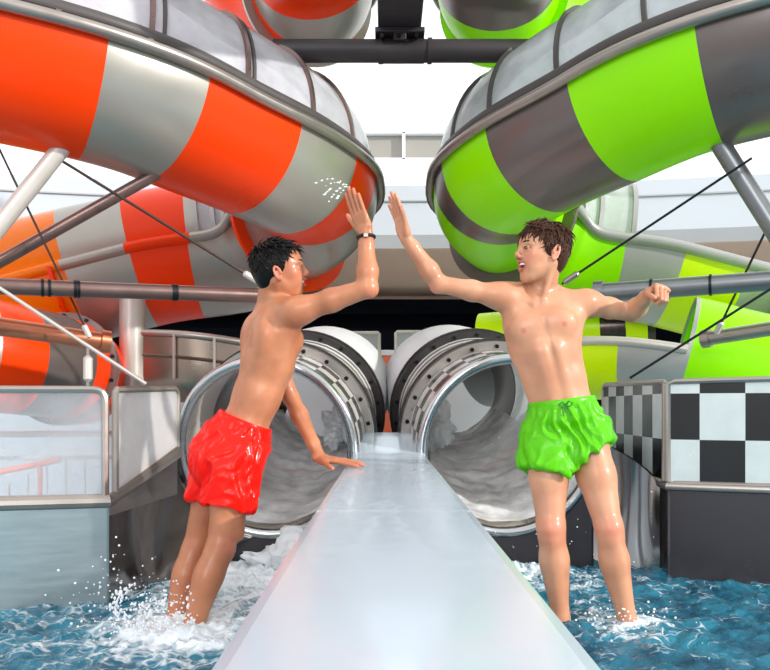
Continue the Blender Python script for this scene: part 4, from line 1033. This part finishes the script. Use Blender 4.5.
def hair(H, root, sc, m, seed, length, front, lift, side_z, nape, count=900, wave=.3, fringe=None, crown=(-.45, 0, .9)):
    rnd = random.Random(seed); b = MB(); C = (-.014, 0, .030); R = (.100, .079, .092)
    # cap
    HB = Body(); HB.ell(H(*[q * sc for q in C]), [(q + .004) * sc for q in R], H.axes, .01)
    HB.ell(H(-.045 * sc, 0, -.012 * sc), (.062 * sc, .064 * sc, .075 * sc), H.axes, .02)
    HB.ell(H((.105 + front) * sc, 0, -.03 * sc), (.085 * sc, .12 * sc, .105 * sc), H.axes, .012, True)
    HB.ell(H(.02 * sc, 0, (-.095 + side_z) * sc), (.055 * sc, .12 * sc, .085 * sc), H.axes, .012, True)
    HB.ell(H(-.02 * sc, 0, (-.14 + nape) * sc), (.12 * sc, .12 * sc, .06 * sc), H.axes, .012, True)
    V, Q = HB.nets(np.min([p[1] for p in HB.p[:2]], 0), np.max([p[2] for p in HB.p[:2]], 0), .004)
    b.add([Vector(q) for q in V], [list(map(int, q)) for q in Q])
    cr = Vector(crown).normalized(); made = 0; tries = 0
    while made < count and tries < count * 20:
        tries += 1
        n = Vector((rnd.gauss(0, 1), rnd.gauss(0, 1), rnd.gauss(0, 1))).normalized()
        p = Vector((C[0] + n.x * R[0], C[1] + n.y * R[1], C[2] + n.z * R[2]))
        # hairline
        if p.x > .052 + front * .6 + .0 and p.z < .072: continue
        if p.x > -.025 and p.z < .018 + side_z * .4 and p.x < .2 and p.x > -.03: continue
        if p.x > .02 and p.z < .045: continue
        if p.z < -.055 + nape: continue
        made += 1
        fl = (n - cr); fl = fl - n * fl.dot(n); fl.normalize()
        if fringe and p.x > .01 and p.z > .06: fl = (fl + Vector(fringe)); fl = fl - n * fl.dot(n); fl.normalize()
        jit = Vector((rnd.gauss(0, 1), rnd.gauss(0, 1), rnd.gauss(0, 1))) * wave; jit = jit - n * jit.dot(n)
        fl = (fl + jit).normalized(); Ln = length * rnd.uniform(.6, 1.2) * (1.25 if p.z > .07 else .8); k = 6; pts = []; q = p.copy(); dr = fl.copy()
        lf = lift * rnd.uniform(.3, 1.5) * (1.6 if p.z > .085 else 1)
        curl = Vector((rnd.gauss(0, .25), rnd.gauss(0, .25), 0))
        for i in range(k + 1):
            pts.append(H(q.x * sc, q.y * sc, q.z * sc))
            nn = Vector(((q.x - C[0]) / R[0] ** 2, (q.y - C[1]) / R[1] ** 2, (q.z - C[2]) / R[2] ** 2)).normalized()
            dr = (dr + curl * .4); dr = (dr - nn * dr.dot(nn)).normalized()
            q = q + (dr + nn * (lf * (1 - i / k * .9) + (.02 if q.z < 0 else 0))) * Ln / k
        r0 = rnd.uniform(.0022, .0045) * sc
        b.tube(pts, [r0 * (.75 + .5 * math.sin(PI * min(1, i / k + .15))) * (1 - (i / k) ** 2.2) + .0003 for i in range(k + 1)], 5, caps=False)
    return b.build('hair', m, root, sharp=180)

def hand(B, W, D, N, S, curl=(.1, .1, .1, .1), spread=.0, thumb=(.8, .35), sc=1.0, bend=1.0, tcurl=.2):
    """W wrist, D towards the fingers, N out of the palm, S towards the thumb"""
    W = Vector(W); D = Vector(D).normalized(); N = Vector(N); N = (N - D * N.dot(D)).normalized(); S0 = D.cross(N); S = S0 if S0.dot(Vector(S)) > 0 else -S0
    P = lambda d, n, s: W + D * d * sc + N * n * sc + S * s * sc
    B.ecap(P(-.012, 0, 0), P(.02, 0, 0), (.026 * sc, .0185 * sc), (.030 * sc, .0165 * sc), S, .012)
    B.ecap(P(.025, 0, .0), P(.078, 0, 0), (.033 * sc, .0145 * sc), (.038 * sc, .0115 * sc), S, .012)
    B.ell(P(.032, .008, .021), (.028 * sc, .013 * sc, .017 * sc), (D, N, S), .012)       # thumb pad
    B.ell(P(.038, .007, -.022), (.030 * sc, .011 * sc, .012 * sc), (D, N, S), .012)      # little finger pad
    lens = [(.042, .026, .021), (.047, .029, .022), (.043, .027, .021), (.034, .021, .019)]; ss = [.0295, .0098, -.0100, -.0285]; base = [.086, .090, .086, .078]; rad = [.0088, .0090, .0086, .0076]
    for i in range(4):
        q = P(base[i] - .012, 0, ss[i]); a = 0; sd = (1.5 - i) * spread
        c = curl[i]; r = rad[i] * sc
        dirn = lambda a: (D * math.cos(a) + N * math.sin(a)) * math.cos(sd) + S * math.sin(sd) * math.cos(a)
        B.cap(P(.04, -.001, ss[i] * .8), q, r * .9, r * 1.05, .006)
        for j, l in enumerate(lens[i]):
            a += c * (1.0 if j == 0 else 1.15 * bend); e = q + dirn(a) * l * sc * (1.28 if j == 0 else 1)
            B.cap(q, e, r * (1.05 - .1 * j), r * (.97 - .1 * j), .0025); q = e
        B.tone.append(('flush', q, .018, .5, None, None))
    t0 = P(.018, .006, .022); a, up = thumb
    d1 = (D * math.cos(a) + S * math.sin(a) + N * up).normalized(); t1 = t0 + d1 * .042 * sc
    d2 = (d1 + (D * .6 - S * .35 + N * .25) * tcurl).normalized(); t2 = t1 + d2 * .034 * sc; d3 = (d2 + (D * .5 - S * .4 + N * .3) * tcurl).normalized(); t3 = t2 + d3 * .025 * sc
    B.cap(t0, t1, .0135 * sc, .0115 * sc, .012); B.cap(t1, t2, .0108 * sc, .0100 * sc, .003); B.cap(t2, t3, .0100 * sc, .0078 * sc, .003)
    B.tone.append(('flush', t3, .018, .5, None, None))

def arm(B, sh, el, wr, side=None, r=(.047, .036, .040, .026), k=.02):
    sh, el, wr = Vector(sh), Vector(el), Vector(wr); d = (el - sh).normalized(); e = (wr - el).normalized()
    B.ell(sh + d * .02, (.060, .050, .050), (d, d.orthogonal().normalized(), d.cross(d.orthogonal().normalized())), .03)
    B.cap(sh, sh.lerp(el, .5), r[0], r[0] * .93, .03); B.cap(sh.lerp(el, .5), el, r[0] * .93, r[1] * .98, .02)
    B.cap(el, el.lerp(wr, .3), r[1] * .97, r[2] * .98, .018); B.cap(el.lerp(wr, .3), el.lerp(wr, .8), r[2] * .98, r[3] * 1.08, .02); B.cap(el.lerp(wr, .8), wr, r[3] * 1.08, r[3] * .93, .015)
    bend = (d - e); 
    if bend.length > .2: B.ell(el + bend.normalized() * .016, (.02, .02, .02), None, .02)
    B.tone.append(('flush', el + (bend.normalized() * .03 if bend.length > .1 else Vector()), .045, .45, None, None))
def leg(B, hip, knee, ankle, kf, r=(.080, .051, .052, .035), foot=None):
    hip, knee, ankle, kf = Vector(hip), Vector(knee), Vector(ankle), Vector(kf).normalized(); e = (ankle - knee).normalized(); ks = (kf - e * kf.dot(e)).normalized()
    B.cap(hip, hip.lerp(knee, .45), r[0] * 1.03, r[0] * .9, .03); B.cap(hip.lerp(knee, .45), knee, r[0] * .9, r[1], .03)
    d = (knee - hip).normalized(); side = d.cross(kf).normalized()
    B.ell(hip.lerp(knee, .55) + kf * .014, (.03, .045, .12), (kf, side, d), .04)
    B.ell(knee + kf * .024, (.028, .032, .036), (kf, side, d), .02)
    for s in (1, -1): B.cap(knee + side * .026 * s - d * .02, knee + side * .022 * s + d * .035, .026, .024, .02)
    c = knee.lerp(ankle, .34) - ks * .006
    B.cap(knee, knee.lerp(ankle, .3) - ks * .004, r[1] * .93, r[2] * .94, .025); B.cap(knee.lerp(ankle, .3) - ks * .004, knee.lerp(ankle, .85), r[2] * .92, r[3] * 1.03, .03); B.cap(knee.lerp(ankle, .85), ankle, r[3] * 1.0, r[3] * .98, .02)
    B.ell(c - ks * .010, (.036, .042, .115), (ks, e.cross(ks), e), .045)
    B.cap(knee.lerp(ankle, .1) + ks * .03, knee.lerp(ankle, .8) + ks * .014, .018, .018, .025)
    for s in (1, -1): B.ell(ankle + side * .028 * s, (.016, .014, .016), None, .012)
    fd = Vector(foot).normalized() if foot is not None else (kf - e * kf.dot(e)).normalized()
    heel = ankle + e * .045 - fd * .03; B.cap(ankle, heel, .034, .030, .02); ball = ankle + fd * .125; ball.z = heel.z - .008
    B.cap(heel + fd * .02, ball, .030, .024, .025); B.ell(ball, (.03, .042, .018), (fd, fd.cross(Vector((0, 0, 1))), Vector((0, 0, 1))), .02)
    sd = fd.cross(Vector((0, 0, 1))).normalized()
    for i in range(5): q = ball + fd * .018 + sd * (.032 - .016 * i); B.cap(q, q + fd * (.034 - .003 * i), .0095, .0085, .004)
    B.tone.append(('flush', knee + kf * .04, .07, .55, None, None)); B.tone.append(('flush', ankle, .09, .35, None, None))

def torso(B, T, P, nk, shR, shL, chest=(.148, .098), waist=(.122, .082), pel=(.140, .098)):
    """T: frame at the rib cage centre; P: frame at the pelvis centre; nk: base of the neck"""
    B.ecap(P(0, 0, -.05), P(0, 0, .05), (pel[0], pel[1]), (pel[0] * .95, pel[1] * .92), P.l, .04)
    w = (P.o + P.u * .14).lerp(T.o - T.u * .12, .5)
    B.ecap(P(0, 0, .06), w, (pel[0] * .92, pel[1] * .88), waist, P.l, .05); B.ecap(w, T(0, 0, -.05), waist, (chest[0] * .93, chest[1] * .98), T.l, .05)
    B.ecap(T(0, 0, -.06), T(-.004, 0, .06), (chest[0] * .95, chest[1]), (chest[0], chest[1] * .92), T.l, .04)
    B.ecap(T(-.006, 0, .06), T(-.012, 0, .125), (chest[0] * .98, chest[1] * .85), (.085, .062), T.l, .04)
    for sh, s in ((shR, -1), (shL, 1)):
        sh = Vector(sh); B.cap(T(-.01, s * .06, .12), sh + T.u * .004, .046, .044, .035)                    # shoulder girdle
        B.cap(sh - T.l * s * .03, T(.01, s * .09, -.02), .045, .05, .04)                                     # armpit wall
        B.ell(T(.068, s * .062, .030), (.032, .068, .055), T.rot(-.1), .03)                                 # pectoral
        B.ell(T(-.062, s * .075, .035), (.036, .055, .080), T.axes, .03)                                     # shoulder blade
        B.cap(T(.062, s * .018, .118), sh + T.f * .012 + T.u * .022 - T.l * s * .02, .0085, .0085, .012)     # collar bone
        B.cap(Vector(nk) + T.u * .03 - T.f * .02 + T.l * s * .02, sh - T.l * s * .05 + T.u * .02 - T.f * .02, .030, .026, .04)  # trapezius
        B.tone.append(('lip', T(.092, s * .078, .022), .012, .6, None, None))
        B.cap(T(.078, s * .028, -.07), P(.060, s * .030, .09), .012, .012, .05)                              # rectus
        B.cap(T(.02, s * .100, -.09), P(.01, s * .080, .07), .022, .022, .04)
    B.cap(T(-.098, 0, .09), P(-.088, 0, .05), .009, .011, .02, True)                                         # spine groove
    B.cap(T(.112, 0, .05), P(.112, 0, .10), .008, .008, .02, True)                                          # midline
    B.ell(P(.104, 0, .115), (.014, .007, .010), P.axes, .008, True); B.tone.append(('flush', P(.095, 0, .115), .018, .5, None, None))

def shorts(name, root, m, P, legs, seed, top, drop, pel=(.158, .118), fold=.012, cord=False, flare=.112, seat=None, tilt=(0, 0)):
    """legs: [(hip, knee, t_end)]"""
    B = Body()
    B.ecap(P(0, 0, -.06), P(0, 0, top - .05), pel, (pel[0] * .93, pel[1] * .92), P.l, .03)
    B.ecap(P(0, 0, top - .06), P(0, 0, top + .05), (pel[0] * .93, pel[1] * .92), (pel[0] * .9, pel[1] * .9), P.l, .03)
    for hip, knee, te in legs:
        hip, knee = Vector(hip), Vector(knee); e = hip.lerp(knee, te); d = (knee - hip).normalized()
        side = P.l
        B.ecap(hip, e, (.098, .098), (flare, flare), side, .02)
    if seat: B.ell(P(*seat[0]), seat[1], P.axes, .04)
    # cut hems and waist flat, hollow the openings
    class Cut: pass
    def plane_cut(c, n):   # removes everything on the n side
        c = np.array(tuple(c)); n = np.array(tuple(n)); fn = lambda X: -((X - c) @ n); r = .5
        B.p.append((fn, c - r, c + r, .004, True))
    plane_cut(P(0, 0, top), P.u)
    V0, Q0 = None, None
    for (hip, knee, te), tl in zip(legs, tilt):
        hip, knee = Vector(hip), Vector(knee); d = ((knee - hip).normalized() + P.l * tl).normalized(); e = hip.lerp(knee, te - drop)
        c = np.array(tuple(e)); n_ = np.array(tuple(d)); other = [q for q in legs if q[0] is not hip][0]
        def fn(X, c=c, n_=n_, h=np.array(tuple(hip))):
            a = X - c; return np.maximum(-(a @ n_), np.linalg.norm(a - (a @ n_)[..., None] * n_, axis=-1) - .155)
        B.p.append((fn, c - .25, c + .25, .004, True))
        B.cap(hip.lerp(knee, te - drop - .12), hip.lerp(knee, te + .3), .084, .096, .004, True)
    V, Q = B.nets(np.min([p[1] for p in B.p[:5]], 0), np.max([p[2] for p in B.p[:5]], 0), .005, 2)
    # folds: displaced along the normal with ridged noise
    me = bpy.data.meshes.new('t'); me.from_pydata(V.tolist(), [], Q.tolist()); me.update()
    N = np.zeros(len(V) * 3, np.float32); me.vertices.foreach_get('normal', N); N = N.reshape(-1, 3)
    out = np.zeros_like(V); s3 = Vector((seed, seed * 1.7, 0))
    hips = [Vector(q[0]) for q in legs]
    for i, (p, nn) in enumerate(zip(V, N)):
        q = Vector(p) - P.o; z = q.dot(P.u); a = q.dot(P.l); f_ = q.dot(P.f)
        ang = math.atan2(a, f_)
        w = noise.noise(q * 7 + s3) * 1.3
        r1 = 1 - abs(noise.noise(Vector((ang * 2.3 + z * 6 + w, z * 5.5 - ang * .9, seed)))) * 2.6
        r2 = 1 - abs(noise.noise(Vector((ang * 5 - z * 9 + w, z * 14, seed + 7)))) * 2.4
        r3 = math.sin(ang * 26 + noise.noise(q * 20) * 2)
        amt = seg(top - z, .0, .07)
        band = math.exp(-((z - top + .035) / .02) ** 2)
        dsp = amt * fold * (max(-.6, r1) * 1.0 + max(-.5, r2) * .45) + band * .003 * r3
        # a gathered waist: slight overhang of cloth below the band
        dsp += .008 * math.exp(-((z - top + .075) / .025) ** 2)
        out[i] = p + np.array(nn) * dsp
    bpy.data.meshes.remove(me)
    o = np_obj(name, out, Q, m, root)
    # waistband
    n = 72; v = []; f = []
    for k in range(n):
        a = 2 * PI * k / n; rr = 1.0 + .012 * math.sin(a * 30)
        for dz, g in ((-.040, 1.0), (-.034, 1.075), (-.003, 1.07), (.006, 1.03), (.003, .985), (-.03, .965)):
            v.append(P(math.cos(a) * pel[1] * .905 * g * rr, math.sin(a) * pel[0] * .905 * g * rr, top + dz))
    for k in range(n):
        for j in range(6): f.append((k * 6 + j, k * 6 + (j + 1) % 6, ((k + 1) % n) * 6 + (j + 1) % 6, ((k + 1) % n) * 6 + j))
    mesh_obj('waistband', v, f, m, o, sharp=60)
    if cord:
        b = MB(); x = pel[1] * .95 + .008
        for s in (1, -1):
            b.tube([P(x, 0, top - .018), P(x + .012, s * .012, top - .004), P(x + .01, s * .026, top - .012), P(x + .008, s * .014, top - .026), P(x, 0, top - .019)], .0026, 7)
            b.tube([P(x, 0, top - .018), P(x + .014, s * .008, top - .034), P(x + .016, s * .016, top - .058)], .0026, 7)
        b.build('drawstring', 'cord_green', o)
    return o

def tones(B, V):
    out = {'lip': np.zeros(len(V)), 'flush': np.zeros(len(V))}
    for ch, c, r, amt, sc, fr in B.tone:
        d = V - np.array(tuple(c))
        if fr is not None: d = np.stack([d @ np.array(tuple(a)) for a in fr.axes], 1) * np.array(sc); d = d[:, [0, 1, 2]]
        q = np.linalg.norm(d, axis=1) / r; w = amt * (np.clip(1.25 - q, 0, .35) / .35 if ch == 'lip' else np.exp(-q * q * 1.6)); out[ch] = np.maximum(out[ch], w)
    return out
def box_around(pts, m):
    a = np.array([tuple(p) for p in pts]); return a.min(0) - m, a.max(0) + m

# ---------------------------------------------------------------- the boy in red shorts
def boy_red():
    B = Body(); root = empty('person', (-.70, 3.1, -.1), 'boy in red swim shorts leaning on the divider with one hand and raising the other', 'person')
    fw = Vector((.86, .5, 0))
    Pl = Frame(at(235, 446, 3.2), fw, (.40, .02, 1)); Tc = Frame(at(270, 347, 3.2), fw, (.17, -.02, 1))
    shR, shL = at(296, 312, 3.06), at(262, 322, 3.34)
    nk = at(272, 303, 3.2)
    torso(B, Tc, Pl, nk, shR, shL, chest=(.136, .092), waist=(.112, .078), pel=(.122, .090))
    elR, wrR = at(368, 288, 2.98), at(366, 234, 3.0); arm(B, shR, elR, wrR)
    elL, wrL = at(291, 398, 3.36), at(319, 455, 3.24); arm(B, shL, elL, wrL, r=(.042, .034, .036, .024))
    hand(B, wrR, (-.06, -.0, .17), (.6, .75, .25), (-.7, -.3, .2), curl=(.02, .03, .03, .02), thumb=(.6, .1), spread=.0, sc=.98)
    hand(B, wrL + Vector((.0, 0, -.012)), (.16, -.035, -.018), (.05, .1, -1), (-.2, -1, 0), curl=(.03, .02, .02, .04), thumb=(.9, .05), spread=.1, bend=.3)
    hipR, hipL = Pl(0, -.072, -.035), Pl(-.01, .072, -.035)
    knR, anR = at(220, 548, 3.1), at(188, 640, 3.04); knL, anL = at(196, 548, 3.26), at(172, 632, 3.18)
    leg(B, hipR, knR, anR, (.92, .2, .25), foot=(.9, .3, -.1)); leg(B, hipL, knL, anL, (.92, .2, .25), foot=(.9, .3, -.1))
    for h_ in (hipR, hipL): B.ell(h_ - Pl.f * .035 - Pl.u * .0, (.07, .072, .085), Pl.axes, .04)
    Hd = Frame(at(280, 271, 3.15), (1, .06, .14), (-.12, -.02, 1))
    sc = .95; head(B, Hd, sc, .007, ear=(.010, -.012))
    nb = Hd(-.035 * sc, 0, -.045 * sc)
    B.cap(nk - Tc.u * .01, nb, .054, .050, .02)
    for s in (1, -1): B.cap(Hd(-.02 * sc, s * .055 * sc, -.05 * sc), Tc(.05, s * .015, .13), .013, .011, .02)
    B.ell(Hd(.03 * sc, 0, -.07 * sc), (.04, .035, .03), Hd.axes, .03)
    rg = [(*box_around([wrR + Vector((0, 0, .02)), wrR + Vector((-.10, -.03, .20)), wrR + Vector((.03, .03, .1))], .035), .0024),
          (*box_around([wrL + Vector((.01, 0, 0)), wrL + Vector((.20, -.05, -.03))], .036), .0024),
          (*box_around([Hd(.13, 0, 0), Hd(-.12, 0, .13), Hd(0, .1, 0), Hd(0, -.1, 0), Hd(.05, 0, -.118)], .0), .0028)]
    V, Q = B.mesh(.005, rg)
    np_obj('body', V, Q, 'skin_tan', root, tones(B, V))
    head_parts(Hd, root, sc, .007, 'hair_black')
    hair(Hd, root, sc, 'hair_black', 3, .036, -.012, .42, .004, -.04, 1000, .4, fringe=(.9, 0, .2), crown=(-.55, 0, .8))
    shorts('shorts', root, 'shorts_red', Pl, [(hipR, knR, .55), (hipL, knL, .52)], 4.2, .110, 0.0, pel=(.136, .114), fold=.013, flare=.100, seat=((-.065, 0, -.06), (.08, .128, .11)))
    # bracelet
    ax = (wrR - elR).normalized(); u = ax.orthogonal().normalized(); w_ = ax.cross(u); c = wrR - ax * .012
    b = MB(); b.tube([c + (u * math.cos(2 * PI * k / 32) + w_ * math.sin(2 * PI * k / 32)) * .031 for k in range(32)], .0065, 8, closed=True)
    br = b.build('bracelet', 'rubber_black', root); b = MB(); q = c - Vector((0, .035, 0)); b.box(tuple(q - Vector((.008, .004, .006))), tuple(q + Vector((.008, .004, .006)))); b.build('clasp', 'rim_steel', br, smooth=False)
boy_red()

# ---------------------------------------------------------------- the boy in green shorts
def boy_green():
    B = Body(); root = empty('person', (.80, 3.15, -.1), 'laughing boy in green swim shorts standing in the water with both arms stretched out', 'person')
    Pl = Frame(at(565, 428, 3.2), (-.10, -1, 0), (-.13, .0, 1)); Tc = Frame(at(543, 335, 3.2), (-.12, -1, -.03), (-.16, .02, 1))
    shR, shL = at(503, 297, 3.2), at(586, 303, 3.22); nk = at(541, 292, 3.22)
    torso(B, Tc, Pl, nk, shR, shL, chest=(.136, .092), waist=(.108, .078), pel=(.124, .092))
    elR, wrR = at(439, 284, 3.16), at(406, 238, 3.12); arm(B, shR, elR, wrR, r=(.043, .034, .037, .025))
    elL, wrL = at(632, 313, 3.34), at(650, 294, 3.14); arm(B, shL, elL, wrL, r=(.045, .036, .040, .027))
    hand(B, wrR, (-.055, -.01, .17), (-.80, -.5, -.15), (.3, -1, .2), curl=(.06, .05, .05, .06), thumb=(.5, .15), spread=.03, sc=.96)
    hand(B, wrL, (.06, -.16, .03), (-.25, -.3, -1), (-1, -.3, .2), curl=(1.25, 1.3, 1.32, 1.35), thumb=(.55, .75), sc=.98, tcurl=.7)
    hipR, hipL = Pl(0, -.078, -.035), Pl(0, .078, -.035)
    knR, anR = at(551, 528, 3.13), at(562, 634, 3.16); knL, anL = at(609, 528, 3.10), at(630, 636, 3.12)
    leg(B, hipR, knR, anR, (-.15, -1, .05), foot=(-.35, -1, 0)); leg(B, hipL, knL, anL, (.25, -1, .05), foot=(.45, -1, 0))
    Hd = Frame(at(542, 253, 3.17), (-1, -.34, .10), (.06, 0, 1))
    sc = 1.0; head(B, Hd, sc, .014)
    B.cap(nk - Tc.u * .01, Hd(-.028 * sc, 0, -.045 * sc), .054, .052, .02)
    for s in (1, -1): B.cap(Hd(-.02 * sc, s * .055 * sc, -.05 * sc), Tc(.055, s * .015, .125), .014, .011, .018)
    B.ell(Hd(.03 * sc, 0, -.07 * sc), (.04, .035, .03), Hd.axes, .03)
    rg = [(*box_around([wrR + Vector((0, 0, .02)), wrR + Vector((-.10, -.03, .20)), wrR + Vector((.03, .03, .1))], .035), .0024),
          (*box_around([wrL + Vector((.01, -.03, 0)), wrL + Vector((.02, -.13, .02))], .055), .0024),
          (*box_around([Hd(.13, 0, 0), Hd(-.12, 0, .13), Hd(0, .1, 0), Hd(0, -.1, 0), Hd(.05, 0, -.125)], .0), .0028)]
    V, Q = B.mesh(.005, rg)
    np_obj('body', V, Q, 'skin_fair', root, tones(B, V))
    head_parts(Hd, root, sc, .014, 'hair_brown')
    hair(Hd, root, sc, 'hair_brown', 11, .046, -.006, .26, .0, -.035, 1100, .4, fringe=(.6, .3, .1), crown=(-.35, 0, .9))
    shorts('shorts', root, 'shorts_green', Pl, [(hipR, knR, .40), (hipL, knL, .24)], 9.1, .112, 0.0, pel=(.140, .110), fold=.013, cord=True, flare=.118, tilt=(-.35, .5))
boy_green()
# ================================================================== light and camera
w = bpy.data.worlds.new('sky'); SC.world = w; w.use_nodes = True; nt = w.node_tree; bg = nt.nodes['Background']
tc = nt.nodes.new('ShaderNodeTexCoord'); sp = nt.nodes.new('ShaderNodeSeparateXYZ'); nt.links.new(tc.outputs['Generated'], sp.inputs[0])
rp = nt.nodes.new('ShaderNodeValToRGB'); rp.color_ramp.elements[0].position = .40; rp.color_ramp.elements[0].color = (.42, .44, .46, 1)
rp.color_ramp.elements[1].position = .62; rp.color_ramp.elements[1].color = (1.0, 1.02, 1.05, 1)
e = rp.color_ramp.elements.new(.5); e.color = (.72, .76, .80, 1)
mr = nt.nodes.new('ShaderNodeMapRange'); mr.inputs['From Min'].default_value = -1; nt.links.new(sp.outputs['Z'], mr.inputs['Value']); nt.links.new(mr.outputs['Result'], rp.inputs['Fac'])
nt.links.new(rp.outputs['Color'], bg.inputs['Color']); bg.inputs['Strength'].default_value = 1.25
def sun(name, direction, energy, ang, col=(1, .97, .92)):
    l = bpy.data.lights.new(name, 'SUN'); l.energy = energy; l.angle = R_(ang); l.color = col
    o = bpy.data.objects.new(name, l); COL.objects.link(o); o.rotation_euler = Vector(direction).to_track_quat('-Z', 'Y').to_euler(); o.location = (0, 0, 12)
    return o
sun('sun', (-.75, .5, -.32), 3.3, 1.5)
sun('front_fill_light', (.22, 1, -.30), .85, 25, (.95, .98, 1))  # added soft fill from behind the camera to brighten tube interiors
cam = bpy.data.cameras.new('camera'); co = bpy.data.objects.new('camera', cam); COL.objects.link(co)
co.location = (0, 0, CAM_Z); co.rotation_euler = (PI / 2, 0, 0); cam.sensor_width = 36; cam.lens = 36 * F / 770; cam.shift_y = 72 / 770; cam.clip_start = .05
SC.camera = co
SC.view_settings.view_transform = 'Standard'; SC.view_settings.look = 'None'; SC.view_settings.gamma = 1; SC.view_settings.exposure = 0.0
SC.view_settings.use_curve_mapping = False
